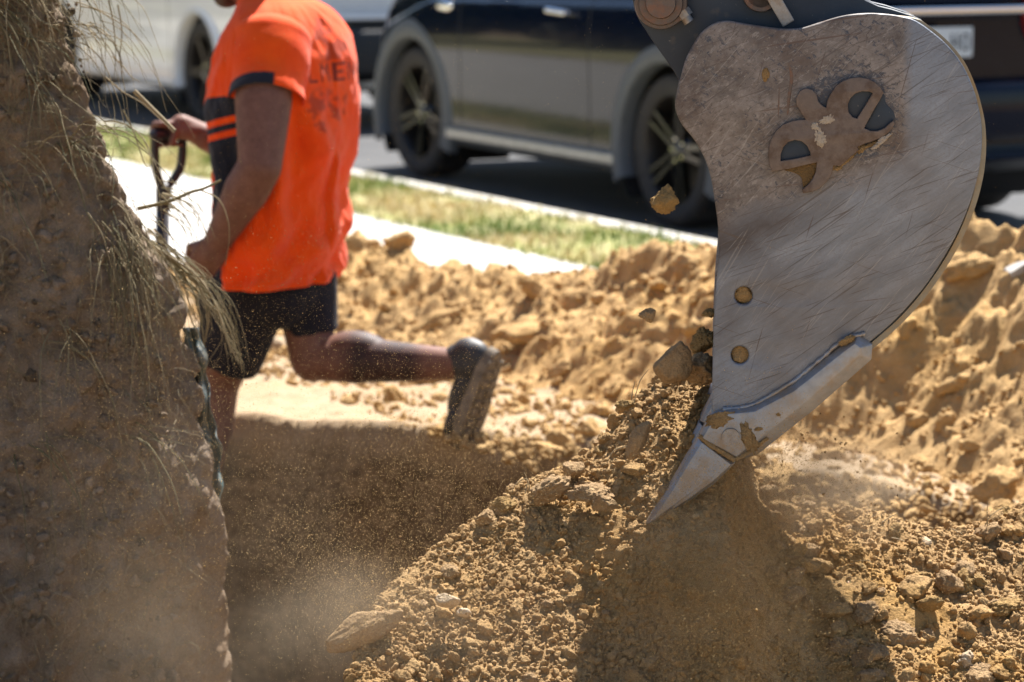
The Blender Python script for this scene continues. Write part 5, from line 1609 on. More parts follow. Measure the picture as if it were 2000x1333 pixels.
def build_car(root, spec, paint_m):
    """lofted shell with cut wheel arches; x forward, y left, z up, origin on the ground between the axles"""
    xs = sorted(set(np.round(np.concatenate([np.linspace(spec['rear'], spec['front'], 150), np.array([s + d for s in spec['seams'] for d in (-0.005, 0.005)])]), 4)))
    xs = np.array(xs)
    top = np.interp(xs, *zip(*spec['top'])); wid = np.interp(xs, *zip(*spec['width'])); bot = np.interp(xs, *zip(*spec['bottom']))
    belt = np.interp(xs, *zip(*spec['belt']))
    kk = np.ones(5) / 5
    def sm(v):
        p = np.concatenate([np.repeat(v[:1], 2), v, np.repeat(v[-1:], 2)]); return np.convolve(p, kk, 'valid')
    top, wid = sm(top), sm(wid)
    m = 46
    rows, zsec = [], []
    for x, zt, w, zb, be in zip(xs, top, wid, bot, belt):
        be = min(be, zt - 0.03)
        cab = np.clip((zt - be - 0.10) / 0.35, 0, 1)
        pts = [(0.0, zb), (w * 0.80, zb), (w * 0.955, zb + 0.03), (w * 0.985, zb + 0.13), (w * 0.992, (zb + be) * 0.5), (w, zb + (be - zb) * 0.72), (w * 0.985, be - 0.04), (w * 0.955, be),
               (w * (0.955 - 0.09 * cab), be + (zt - be) * 0.45), (w * (0.93 - 0.20 * cab), be + (zt - be) * 0.86), (w * (0.86 - 0.18 * cab), be + (zt - be) * 0.965), (w * 0.5, zt + 0.012), (0.0, zt + 0.02)]
        cr = np.array(crom(pts, False, 6))
        dd = np.concatenate([[0], np.cumsum(np.linalg.norm(np.diff(cr, axis=0), axis=1))])
        # sample uniformly in parameter so rows stay aligned
        par = np.linspace(0, len(cr) - 1, m)
        sec = np.stack([np.interp(par, np.arange(len(cr)), cr[:, k]) for k in (0, 1)], 1)
        rows.append(sec)
    rows = np.array(rows)                       # (nx, m, 2)
    nx = len(xs)
    full = np.concatenate([rows, rows[:, ::-1] * np.array([-1, 1])], 1)   # left then right
    M2 = full.shape[1]
    V = np.zeros((nx, M2, 3)); V[..., 0] = xs[:, None]; V[..., 1] = full[..., 0]; V[..., 2] = full[..., 1]
    # round the plan shape of nose and tail
    for end, sg in ((spec['front'], 1), (spec['rear'], -1)):
        pull = np.exp(-np.abs(xs - end) / 0.16)[:, None] * (np.abs(V[..., 1]) / max(wid)) ** 2.5 * spec.get('roundness', 0.16)
        V[..., 0] -= sg * pull
    Vf = V.reshape(-1, 3)
    F = grid_faces(M2, nx, closed_u=True)
    cen = Vf[F].mean(1)
    iu = np.tile(np.arange(M2), nx - 1)[:len(F)]
    iv = np.repeat(np.arange(nx - 1), M2)
    R_A = spec['arch_r']
    inarch = np.zeros(len(F), bool)
    for ax in spec['axles']:
        inarch |= (np.hypot(cen[:, 0] - ax, cen[:, 2] - spec['wheel_r']) < R_A) & (np.abs(cen[:, 1]) > 0.42)
    beltc = np.interp(cen[:, 0], xs, belt); topc = np.interp(cen[:, 0], xs, top)
    gl = (cen[:, 2] > beltc + 0.035) & (cen[:, 2] < topc - 0.075) & (topc > beltc + 0.22) & (np.abs(cen[:, 1]) > 0.35)
    for pl_ in spec['pillars']: gl &= ~(np.abs(cen[:, 0] - pl_) < 0.035)
    gl &= (cen[:, 0] > spec['glass'][0]) & (cen[:, 0] < spec['glass'][1])
    scr = (np.abs(cen[:, 1]) < 0.62) & (cen[:, 2] > beltc + 0.06) & (cen[:, 2] < spec['roof'] - 0.07) & ((cen[:, 0] < spec['glass'][0]) | (cen[:, 0] > spec['glass'][1])) & (cen[:, 2] > spec['belt'][0][1] + 0.05)
    low_ = (cen[:, 2] < spec['clad']) & ~inarch
    seam = np.zeros(len(F), bool)
    for s_ in spec['seams']:
        seam |= (np.abs(cen[:, 0] - s_) < 0.006) & (np.abs(cen[:, 1]) > 0.6) & (cen[:, 2] > spec['clad'])
    seam &= ~gl
    dr = (cen[:, 0] > spec['door'][0]) & (cen[:, 0] < spec['door'][1]) & (np.abs(cen[:, 1]) > 0.6) & (cen[:, 2] > spec['clad']) & ~gl & (cen[:, 2] < beltc + 0.03) & ~seam
    rear_low = (cen[:, 0] < spec['rear'] + 0.5) & (cen[:, 2] < spec.get('rear_black', 0)) & ~inarch
    low_ |= rear_low
    used = inarch.copy()
    def part(name, mask, mat, extra=None):
        mask = mask & ~used
        used[mask] = True
        if not mask.any(): return None
        ids, inv = np.unique(F[mask], return_inverse=True)
        o = mesh_np(name, Vf[ids], inv.reshape(-1, 4), mat, root)
        return o
    part('side_window', gl, M_GLASS); part('windscreen', scr & (cen[:, 0] > 0), M_GLASS); part('rear_window', scr & (cen[:, 0] < 0), M_GLASS); [part('panel_gap', seam & (np.abs(cen[:, 0] - s_) < 0.1) & (sg_ * cen[:, 1] > 0), M_SEAM) for s_ in spec['seams'] for sg_ in (1, -1)]
    L = cen[:, 1] > 0
    dl = part('door', dr & L, paint_m); part('door', dr & ~L, paint_m)
    part('lower_trim', low_, spec['clad_mat'])
    rest = part('body', np.ones(len(F), bool), paint_m)
    # caps of nose and tail
    for k, mat in ((0, paint_m), (nx - 1, paint_m)):
        bm = bmesh.new(); vs = [bm.verts.new(Vf[k * M2 + j]) for j in range(M2)]
        lowz = spec.get('rear_black', 0) if k == 0 else spec['clad']
        half = M2 // 2
        lowf, upf = [], []
        for j in range(half - 1):
            q = (vs[j], vs[j + 1], vs[M2 - 2 - j], vs[M2 - 1 - j])
            try:
                f = bm.faces.new(q)
                f.material_index = 1 if (vs[j].co.z < lowz) else 0
            except ValueError: pass
        o = obj_bm('tail_panel' if k == 0 else 'nose_panel', bm, mat, root); o.data.materials.append(spec['clad_mat'] if k else spec.get('rear_mat', spec['clad_mat']))
    # wheel housings and arches
    for ax in spec['axles']:
        for sd in (1, -1):
            w_ = np.interp(ax, xs, wid)
            bm = bmesh.new(); lathe(bm, [(R_A + 0.012, 0.02), (R_A + 0.012, -0.36), (0.02, -0.36)], 40, arc=(R(-35), R(215)))
            for v in bm.verts: v.co.y = v.co.y * sd + (w_ - 0.04) * sd
            o = obj_bm('wheel_housing', bm, M_SEAM, root, loc=(ax, 0, spec['wheel_r']))
            bm = bmesh.new(); fw_ = spec['flare']
            lathe(bm, [(R_A - 0.012, -0.06), (R_A - 0.014, 0.012), (R_A - 0.004, 0.022), (R_A + fw_ * 0.6, 0.020), (R_A + fw_, 0.006), (R_A + fw_ + 0.006, -0.035)], 56, arc=(R(spec['flare_arc'][0]), R(spec['flare_arc'][1])))
            for v in bm.verts: v.co.y = v.co.y * sd + w_ * 0.985 * sd
            o = obj_bm('wheel_arch', bm, spec['flare_mat'], root, True, loc=(ax, 0, spec['wheel_r']))
            shade_auto(o, 50)
    bm = bmesh.new(); add_box(bm, ((spec['rear'] + spec['front']) / 2, 0, 0.30), (spec['front'] - spec['rear'] - 0.5, 1.05, 0.16)); obj_bm('underbody', bm, M_SEAM, root)

def car_root(name, contact_front, contact_rear, track_out, wb):
    """place an Empty so that its left wheels' outer faces touch the given ground points"""
    f = (contact_front - contact_rear); f.z = 0; f.normalize()
    l = Vector((0, 0, 1)).cross(f)
    mid = (contact_front + contact_rear) / 2 - l * track_out
    e = empty(name, (mid.x, mid.y, 0.004))
    e.rotation_euler = (0, 0, math.atan2(f.y, f.x))
    return e

# ---- navy compact crossover
cf_, cr_ = G(808, 344, 0), G(1322, 447, 0)
wb = 2.60
car = car_root('parked_car', cf_, cr_, 0.845, wb)
tag(car, 'dark navy crossover with grey wheel arches parked at the kerb behind the digger bucket', 'car')
h = wb / 2
build_car(car, dict(rear=-2.04, front=2.06, top=[(-2.04, 0.98), (-1.98, 1.20), (-1.72, 1.52), (-1.2, 1.56), (0.1, 1.555), (0.55, 1.48), (1.05, 1.10), (1.30, 1.02), (1.8, 0.95), (2.0, 0.82), (2.06, 0.70)],
    width=[(-2.04, 0.80), (-1.8, 0.868), (-1.3, 0.892), (0, 0.892), (1.3, 0.888), (1.8, 0.84), (2.06, 0.72)], bottom=[(-2.04, 0.30), (-1.75, 0.22), (-1, 0.185), (1, 0.185), (1.8, 0.22), (2.06, 0.28)],
    belt=[(-2.04, 1.00), (-1.2, 0.99), (0.6, 0.95), (1.1, 0.93), (2.06, 0.70)], seams=[-0.62, 0.72], door=(-0.62, 0.72), arch_r=0.395, axles=(h, -h), wheel_r=0.335, pillars=[-0.62, -1.35], glass=(-1.75, 0.75), roof=1.56,
    clad=0.30, clad_mat=M_CLAD, flare=0.085, flare_mat=M_CLAD, flare_arc=(-22, 202), rear_black=0.80, rear_mat=M_NAVYCAR, roundness=0.14), M_NAVYCAR)
for ax, ro in ((h, 0.35), (-h, 0.62)):
    for sd in (1, -1):
        make_wheel(car, (ax, 0.745 * sd, 0.335), sd, 0.335, True, M_RIMALLOY, 5, ro)
for sd in (1, -1):
    bm = bmesh.new()      # door handle: a bar on two feet
    add_capsule(bm, (-0.43, 0.915 * sd, 0.905), (-0.27, 0.917 * sd, 0.912), 0.015, 0.015, 14); add_cyl(bm, (-0.42, 0.86 * sd, 0.903), (-0.42, 0.915 * sd, 0.905), 0.012, 0.012, 10); add_cyl(bm, (-0.28, 0.86 * sd, 0.91), (-0.28, 0.915 * sd, 0.912), 0.012, 0.012, 10)
    obj_bm('door_handle', bm, M_CHROME, car, True)
    bm = bmesh.new()      # side scuttle
    add_ellipsoid(bm, (0.90, 0.882 * sd, 0.895), (0.095, 0.016, 0.030))
    obj_bm('side_scuttle', bm, M_CHROME, car, True)
    bm = bmesh.new()
    add_box(bm, (0.0, 0.885 * sd, 0.262), (1.72, 0.026, 0.05), None, 0.008)
    obj_bm('sill', bm, M_SILL, car)
    bm = bmesh.new(); add_ellipsoid(bm, (-1.93, 0.66 * sd, 0.93), (0.10, 0.115, 0.16)); obj_bm('tail_lamp', bm, M_REDLAMP, car, True)
    bm = bmesh.new(); add_ellipsoid(bm, (1.75, 0.62 * sd, 0.78), (0.14, 0.13, 0.10)); obj_bm('headlamp', bm, M_GLASS, car, True)
    bm = bmesh.new(); add_ellipsoid(bm, (0.62, 1.00 * sd, 1.06), (0.07, 0.10, 0.075)); obj_bm('wing_mirror', bm, M_NAVYCAR, car, True)
bm = bmesh.new(); add_box(bm, (-2.062, 0, 0.955), (0.05, 1.12, 0.036), None, 0.012); obj_bm('tailgate_strip', bm, M_CHROME, car)
bm = bmesh.new(); add_ellipsoid(bm, (-2.0, 0, 1.03), (0.075, 0.60, 0.07)); obj_bm('tailgate', bm, M_NAVYCAR, car, True)
bm = bmesh.new(); add_box(bm, (-2.052, 0, 0.52), (0.10, 1.50, 0.26), None, 0.05); obj_bm('bumper', bm, M_NAVYCAR, car, True)
bm = bmesh.new(); add_box(bm, (-2.066, 0, 0.82), (0.014, 0.372, 0.128), None, 0.004); npl = obj_bm('number_plate', bm, M_PLATE, car)
GL2 = dict(GL); GL2.update({'0': ['01110', '10001', '10001', '10001', '10001', '10001', '01110'], 'H': ['10001', '10001', '10001', '11111', '10001', '10001', '10001'], '1': ['00100', '01100', '00100', '00100', '00100', '00100', '01110']})
for q, ch in enumerate('1M0 H0'):
    if ch == ' ': continue
    bm = bmesh.new()
    for r0, row in enumerate(GL2[ch]):
        for c0, bit in enumerate(row):
            if bit == '1': add_box(bm, (-2.0745, 0.148 - q * 0.056 - c0 * 0.008, 0.852 - r0 * 0.0105), (0.003, 0.0082, 0.0107))
    obj_bm('plate_lettering', bm, M_INK, npl)

# ---- white sedan further up the road
cwr = G(398, 243, 0)
fdir = (cf_ - cr_); fdir.z = 0; fdir.normalize()
car2 = car_root('parked_car', cwr + fdir * 2.70, cwr, 0.835, 2.70)
tag(car2, 'white sedan with dark alloy wheels parked at the kerb behind the worker', 'car')
h = 1.35
build_car(car2, dict(rear=-2.30, front=2.22, top=[(-2.30, 0.86), (-2.22, 1.05), (-1.75, 1.10), (-1.1, 1.36), (-0.5, 1.45), (0.2, 1.45), (0.6, 1.38), (1.15, 1.06), (1.4, 0.98), (1.9, 0.88), (2.15, 0.76), (2.22, 0.65)],
    width=[(-2.30, 0.76), (-2.0, 0.85), (-1.3, 0.882), (0, 0.885), (1.3, 0.88), (1.85, 0.83), (2.22, 0.68)], bottom=[(-2.30, 0.30), (-1.9, 0.21), (-1, 0.175), (1, 0.175), (1.8, 0.20), (2.22, 0.26)],
    belt=[(-2.30, 0.98), (-1.2, 0.97), (0.6, 0.93), (1.1, 0.90), (2.22, 0.62)], seams=[-0.86, 0.05, 0.98], door=(-0.86, 0.98), arch_r=0.385, axles=(h, -h), wheel_r=0.33, pillars=[0.05, -0.9], glass=(-1.35, 0.75), roof=1.45,
    clad=0.215, clad_mat=M_WHITECAR, flare=0.03, flare_mat=M_WHITECAR, flare_arc=(-18, 198), rear_black=0.66, rear_mat=M_BLACKPL, roundness=0.16), M_WHITECAR)
for ax, ro in ((h, 0.2), (-h, 0.05)):
    for sd in (1, -1):
        make_wheel(car2, (ax, 0.74 * sd, 0.33), sd, 0.33, False, M_RIMDARK, 5, ro)
for sd in (1, -1):
    bm = bmesh.new(); add_box(bm, (0.0, 0.872 * sd, 0.235), (1.80, 0.02, 0.03), None, 0.008); obj_bm('sill', bm, M_WHITECAR, car2)
    bm = bmesh.new(); add_ellipsoid(bm, (-2.16, 0.60 * sd, 0.86), (0.10, 0.17, 0.08)); obj_bm('tail_lamp', bm, M_REDLAMP, car2, True)
    for x0 in (-0.70, 0.22):
        bm = bmesh.new(); add_capsule(bm, (x0, 0.905 * sd, 0.84), (x0 + 0.16, 0.906 * sd, 0.845), 0.014, 0.014, 12); add_cyl(bm, (x0 + 0.08, 0.85 * sd, 0.84), (x0 + 0.08, 0.905 * sd, 0.842), 0.012, 0.012, 8); obj_bm('door_handle', bm, M_WHITECAR, car2, True)
bm = bmesh.new(); add_box(bm, (-2.31, 0, 0.48), (0.12, 1.58, 0.30), None, 0.05); obj_bm('bumper', bm, M_BLACKPL, car2, True)
bm = bmesh.new(); add_box(bm, (-2.315, 0, 0.70), (0.05, 1.5, 0.03), None, 0.012); obj_bm('boot_strip', bm, M_WHITECAR, car2)

# ------------------------------------------------------------------ trees across the road reserve: seen dark in the navy car's side
n = NT('eucalypt_leaf')
n.set(color=n.ramp(n.attr('tint'), [(0.0, (0.02, 0.035, 0.014)), (1.0, (0.07, 0.10, 0.035))]), rough=0.6)
M_LEAF = n.m
M_BARK = simple_mat('grey_bark', (0.20, 0.165, 0.13), 0.9, var=0.35, nscale=12, bump=0.5)
def tree(x, y, hgt, cr, seed, label):
    rgt = np.random.default_rng(seed)
    t = empty('street_tree', (x, y, 0.08)); tag(t, label, 'tree')
    ga = Gather()
    v, f = tube_np([(0, 0, -0.1), (0.05, 0.02, hgt * 0.25), (-0.04, 0.05, hgt * 0.5), (0.05, 0, hgt * 0.8)], [0.20, 0.15, 0.12, 0.05], 12); ga.add(v, f)
    for k in range(7):
        a = rgt.uniform(0, 6.28); z0 = hgt * rgt.uniform(0.3, 0.55)
        v, f = tube_np([(0, 0, z0), (math.cos(a) * cr * .35, math.sin(a) * cr * .35, z0 + cr * .3), (math.cos(a) * cr * .8, math.sin(a) * cr * .8, z0 + cr * .7)], [0.08, 0.05, 0.02], 8); ga.add(v, f)
    ga.build('trunk', M_BARK, t)
    k = 5200
    d = rgt.normal(size=(k, 3)); d /= np.linalg.norm(d, axis=1)[:, None]
    p = d * (rgt.uniform(0.25, 1, k) ** 0.5)[:, None] * np.array([cr, cr, cr * 0.8]) * (1 + 0.3 * fbm(d[:, 0] * 2, d[:, 1] * 2, d[:, 2] * 2, seed=seed))[:, None] + np.array([0, 0, cr * 0.72 + 0.2])
    a = rgt.normal(size=(k, 3)); b = rgt.normal(size=(k, 3)); s = rgt.uniform(0.12, 0.3, k)[:, None]
    a = a / np.linalg.norm(a, axis=1)[:, None] * s; b = b / np.linalg.norm(b, axis=1)[:, None] * s * 0.6
    V = np.stack([p - a, p + b, p + a, p - b], 1).reshape(-1, 3)
    F = np.arange(k)[:, None] * 4 + np.array([[0, 1, 2, 3]])
    mesh_np('crown', V, F, M_LEAF, t, False, {'tint': np.repeat(rgt.uniform(0, 1, k), 4)})

_tc = np.array([-11.5, 20.6])
for k_, (u, v, hg, cr, lb) in enumerate([(-5.5, 0.5, 6.5, 2.9, 'leafy street tree on the verge up the road, farthest from the parked cars'), (-1.2, 1.5, 7.5, 3.1, 'tall leafy street tree on the verge up the road with the thickest trunk'),
                                         (3.2, 0.0, 6.0, 2.8, 'low spreading street tree on the verge up the road'), (7.5, 1.0, 7.0, 3.0, 'leafy street tree on the verge nearest the parked white car')]):
    tree(_tc[0] + 0.56 * u - 0.83 * v, _tc[1] + 0.83 * u + 0.56 * v, hg, cr, 40 + k_, lb)

# ------------------------------------------------------------------ named clods and stones
rs = random.Random(5)
def fixed(name, px, py, Y, r_px, seed, mat, label, cat='clod', scale=(1, 1, 1), rot=(0, 0, 0), sub=5, tint=0.5, group=None, planes=11, rough=0.16):
    p = P(px, py, Y)
    return clod_thing(name, p, r_px * Y / FPX, seed, mat, label, cat, group, sub, scale, Euler(rot), tint, planes, rough)
M_CLOD_BROWN = soil_mat('brown_clod', (0.50, 0.335, 0.18), (0.31, 0.195, 0.10), (0.42, 0.245, 0.085), 0.3, 0.9, 1.0)
M_CLOD_GOLD = soil_mat('golden_clod', (0.48, 0.315, 0.135), (0.33, 0.20, 0.08), (0.45, 0.26, 0.085), 0.5, 1.0, 1.0)
M_STONE = soil_mat('pale_stone', (0.50, 0.385, 0.26), (0.38, 0.28, 0.18), (0.44, 0.31, 0.17), 0.3, 0.5, 0.8)
fixed('soil_clod', 1300, 391, 4.50, 33, 41, M_CLOD_GOLD, 'round golden clod in mid air beside the bucket, in front of the car wheel', rough=0.14, sub=5, scale=(0.98, 1.0, 1.12), planes=16)
fixed('soil_clod', 1266, 615, 4.50, 16, 42, M_CLOD_BROWN, 'small grey-brown clod in mid air left of the bucket above the heap', rough=0.22)
fixed('soil_clod', 1384, 612, 4.62, 16, 43, M_CLOD_GOLD, 'small golden clod in mid air touching the straight edge of the bucket', rough=0.25)
fixed('soil_clod', 1316, 708, 4.58, 47, 44, M_CLOD_BROWN, 'big blocky grey-brown clod with square corners on top of the heap beside the bucket', scale=(0.78, 0.8, 1.2), rot=(0.1, 0.12, 0.4), planes=6, rough=0.12, tint=0.75)
fixed('soil_clod', 1366, 728, 4.64, 40, 45, M_CLOD_BROWN, 'rounded brown clod wedged between the blocky clod and the bucket edge', rough=0.25)
fixed('soil_clod', 1374, 668, 4.68, 30, 46, M_CLOD_GOLD, 'upper golden brown clod leaning on the bucket edge above the wedged one', rough=0.25, scale=(0.9, 0.9, 1.15))
fixed('soil_clod', 1220, 790, 4.66, 17, 47, M_CLOD_GOLD, 'dark golden clod perched at the left shoulder of the heap', rough=0.2)
fixed('stone', 1248, 862, 4.54, 38, 48, M_CLOD_BROWN, 'flat pointed stone standing on edge in the heap left of the bucket tooth', 'stone', scale=(0.5, 0.5, 1.25), rot=(0.1, 0.5, 0.3), planes=6, rough=0.06)
fixed('stone', 1068, 958, 4.58, 46, 49, M_CLOD_BROWN, 'large smooth sloping pale stone on the crest of the heap', 'stone', scale=(1.05, 0.8, 0.66), rot=(0.1, -0.5, 0.2), planes=7, rough=0.15)
fixed('stone', 1116, 918, 4.64, 24, 50, M_CLOD_BROWN, 'small stone at the crest just right of the large smooth one', 'stone', rot=(0.3, -0.4, 0), rough=0.06)
fixed('soil_clod', 1150, 966, 4.56, 36, 51, M_CLOD_BROWN, 'broad greyish clod on the heap between the smooth stone and the tooth', scale=(1.2, 0.9, 0.7), rot=(0.2, 0.1, 0), rough=0.26)
fixed('soil_clod', 1178, 980, 4.50, 26, 52, M_CLOD_BROWN, 'cracked grey clod just below the broad one on the heap', rough=0.2)
fixed('soil_clod', 985, 985, 4.60, 20, 53, M_CLOD_GOLD, 'squarish golden clod on the left slope of the heap crest', planes=7)
fixed('soil_clod', 950, 1010, 4.58, 20, 54, M_CLOD_BROWN, 'rounded brown clod on the heap crest below the squarish golden one')
fixed('stone', 712, 1226, 4.33, 62, 55, M_CLOD_BROWN, 'wedge shaped dusty stone at the lower left tip of the heap', 'stone', scale=(1.25, 0.7, 0.6), rot=(0.0, -0.45, 0.1), planes=7, rough=0.07, tint=0.7)
fixed('stone', 875, 1172, 4.36, 22, 56, M_STONE, 'pale cream pebble half buried on the lower left face of the heap', 'stone', rough=0.06, tint=0.8)
fixed('stone', 908, 1196, 4.34, 16, 57, M_STONE, 'whitish pebble just right of the cream pebble on the heap', 'stone', rough=0.1, tint=0.95)
fixed('stone', 1785, 1062, 4.70, 30, 58, M_STONE, 'smooth pale stone on the crest of the heap right of the bucket', 'stone', scale=(1.1, 0.9, 0.6), rough=0.05, tint=0.8)
for q, (px, py, r, mat, lb, cat) in enumerate([
    (1690, 1195, 44, M_CLOD_BROWN, 'largest brown clod in the shaded hollow right of the bucket', 'clod'), (1645, 1268, 30, M_CLOD_BROWN, 'rounded clod low in the shade at the bottom edge', 'clod'),
    (1718, 1280, 25, M_CLOD_BROWN, 'flattish clod in the shade right of the rounded low one', 'clod'), (1890, 1290, 24, M_STONE, 'pale grey stone near the bottom right corner', 'stone'),
    (1760, 1245, 40, M_CLOD_BROWN, 'tall brown clod right of the largest shaded one', 'clod'), (1905, 1322, 34, M_CLOD_BROWN, 'grey brown clod cut by the bottom edge near the right corner', 'clod'),
    (1880, 1140, 36, M_CLOD_GOLD, 'knobbly golden clod in sun on the right slope of the heap', 'clod'), (1790, 1130, 30, M_CLOD_GOLD, 'sunlit golden clod at the edge of the bucket shadow', 'clod'),
    (1960, 1185, 34, M_CLOD_GOLD, 'sunlit golden clod against the right edge of the photo', 'clod'), (1750, 1040, 22, M_CLOD_GOLD, 'round golden clod on the skyline of the right heap', 'clod')]):
    p = heap_at(px, py)
    clod_thing('stone' if cat == 'stone' else 'soil_clod', p, r * p.y / FPX, 70 + q, mat, lb, cat, None, 5, (1, 0.9, 0.85), Euler((rs.uniform(-.4, .4), rs.uniform(-.4, .4), rs.uniform(0, 6))), 0.55, 9, 0.28)

# individual clods lying loose on the heap
kk = 0
for q in range(400):
    x = rs.uniform(-0.38, 1.0); y = rs.uniform(3.95, 4.85)
    if float(heap_base(np.array([x]), np.array([y]))[0]) < 0.18: continue
    z = float(heap_h(np.array([x]), np.array([y]))[0])
    right = x > 0.42
    if not right and rs.random() < 0.65: continue
    s = 0.009 + 0.017 * rs.random() ** 2.0 * (1.25 if right else 0.8)
    mat = rs.choice([M_CLOD_BROWN, M_CLOD_GOLD, M_SOIL_HEAP, M_SOIL_HEAP])
    if right: clod_thing('soil_clod', (x, y, z + s * 0.3), s, 500 + q, mat, 'loose clod among many on the heap slope right of the bucket', 'clod', 'loose clods on the right of the heap', 4, rough=0.22, tint=rs.uniform(0.25, 0.8))
    else: clod_thing('soil_clod', (x, y, z + s * 0.3), s, 500 + q, mat, 'loose clod among many on the heap slope left of the tooth', 'clod', 'loose clods on the left of the heap', 4, rough=0.22, tint=rs.uniform(0.25, 0.8))
    kk += 1
    if kk >= 190: break

# clods and slabs on the berm
for q, (px, py, r, sc, rot, mat, lb, cat) in enumerate([
    (1952, 930, 30, (1.4, 0.6, 0.5), (0.2, -0.5, 0.1), M_STONE, 'pale flat sunlit chip of stone at the foot of the sandy bank', 'stone'),
    (1910, 1010, 62, (1.3, 0.8, 0.6), (0, 0.1, 0), M_SOIL_YARD, 'big rough lump of earth at the right just behind the heap', 'clod'),
    (1030, 652, 52, (1.3, 0.7, 0.5), (0.3, -0.1, 0.2), M_SOIL_BERM, 'long flat slab of sandy soil on the bank above the boot', 'clod'),
    (862, 628, 45, (1.35, 0.6, 0.5), (0.2, -0.5, 0), M_SOIL_BERM, 'tilted wedge of sandy soil on the bank right of the shorts', 'clod'),
    (690, 490, 36, (1.2, 0.8, 0.9), (0.1, 0, 0), M_SOIL_BERM, 'dark knobbly clod on the bank crest just right of the shirt', 'clod'),
    (548, 690, 42, (1.2, 0.7, 1.0), (0, 0, 0.2), M_STONE, 'pale yellow block of soil seen between the two legs', 'clod'),
    (345, 565, 40, (1.2, 0.7, 0.8), (0, 0, 0), M_SOIL_BERM, 'tan clod beyond the hanging grass left of the shorts', 'clod'),
    (1500, 690, 45, (1, 0.8, 0.8), (0, 0, 0), M_SOIL_BERM, 'sandy clod on the bank hidden partly behind the bucket', 'clod'),
    (1890, 520, 48, (1.3, 0.7, 0.5), (0.2, -0.2, 0), M_SOIL_BERM, 'wide sandy clod near the bank crest right of the bucket', 'clod'),
    (1880, 745, 44, (1.2, 0.7, 0.7), (0.2, -0.6, 0), M_SOIL_BERM, 'upright sandy clod on the sunlit bank halfway down the right side', 'clod'),
    (1795, 820, 30, (0.8, 0.7, 1.1), (0.1, -0.4, 0), M_SOIL_BERM, 'narrow leaning clod on the bank face right of the bucket tip', 'clod'),
    (840, 745, 34, (1.2, 0.8, 0.7), (0, 0, 0), M_SOIL_BERM, 'brown clod at the foot of the bank below the bare shin', 'clod'),
    (1100, 720, 30, (1.1, 0.8, 0.7), (0.1, -0.5, 0), M_SOIL_BERM, 'brown clod on the bank face midway between boot and bucket', 'clod'),
    ]):
    p = berm_at(px, py)
    clod_thing('stone' if cat == 'stone' else 'soil_clod', p, r * p.y / FPX, 20 + q, mat, lb, cat, None, 4, sc, Euler(rot), 0.5, 7, 0.26)
for q in range(110):
    s = rs.uniform(0.3, 5.2); t = rs.uniform(-2.6, -1.75)
    z = float(berm_h(np.array([s]), np.array([t]))[0])
    if z < YARD: z = YARD
    x, y = xy(s, t)
    r = 0.016 + 0.040 * rs.random() ** 2.4
    clod_thing('soil_clod', (x, y, z + r * 0.15), r, 900 + q, M_SOIL_BERM, 'loose sandy clod among many on the sunlit bank', 'clod', 'loose clods on the sandy bank', 4, (1.2, 0.9, 0.75), rough=0.32, planes=8, tint=rs.uniform(0.3, 0.7))
# white broken slab edge on the berm at the right
bm = bmesh.new(); p = berm_at(1988, 520)
add_box(bm, (0, 0, 0), (0.13, 0.05, 0.025), Euler((0.1, -0.55, 0.1)).to_matrix(), 0.006)
for v in bm.verts: v.co += Vector((0.004 * rs.uniform(-1, 1), 0.004 * rs.uniform(-1, 1), 0.004 * rs.uniform(-1, 1)))
tag(obj_bm('broken_slab', bm, M_CONC, loc=p + Vector((0.03, 0, 0.01))), 'white broken concrete chip lying on the bank at the right edge', 'slab')

# fine rootlets in the heap
rt = Gather()
for pts in ([(1040, 965), (1043, 990), (1038, 1015), (1044, 1050), (1042, 1085)], [(1085, 975), (1088, 1000), (1092, 1018)], [(1025, 965), (1030, 940), (1024, 922)], [(1035, 960), (1028, 935), (1008, 945), (1000, 958)],
            [(1238, 790), (1243, 765), (1252, 740), (1268, 722)], [(1232, 800), (1234, 770), (1240, 745)], [(1115, 925), (1150, 940), (1190, 930), (1200, 925)], [(1722, 1022), (1740, 1010), (1754, 1002)], [(1930, 1045), (1928, 1010), (1929, 980)], [(1918, 1042), (1935, 1008), (1962, 990)],
            [(1890, 1045), (1880, 1052), (1868, 1046)], [(1740, 1050), (1765, 1058), (1780, 1068)], [(962, 1092), (978, 1070), (970, 1050)], [(1230, 870), (1200, 880), (1185, 905)]):
    Yr = heap_at(*pts[0]).y - 0.02
    v, f = px_curve(pts, Yr, 0.0011, 0.5, 5, 20)
    v = v + 0.0012 * np.stack([fbm(v[:, 0] * 60, v[:, 2] * 60, seed=s_i) for s_i in (1, 2, 3)], -1)
    rt.add(v, f, rg.uniform(0.75, 1.0))
for q in range(90):
    x = rg.uniform(-0.3, 1.0); y = rg.uniform(4.0, 4.8); z = float(heap_h(np.array([x]), np.array([y]))[0])
    v, f = strand((x, y, z), (rg.normal(), -0.4 + rg.normal(0, .4), abs(rg.normal(0, .8))), rg.uniform(0.02, 0.07), 0.15, rg.uniform(0.0004, 0.0009), 0.3, 0, rg, 9, False)
    rt.add(v, f, rg.uniform(0.6, 1.0))
tag(rt.build('rootlets', M_ROOT), kind='stuff')

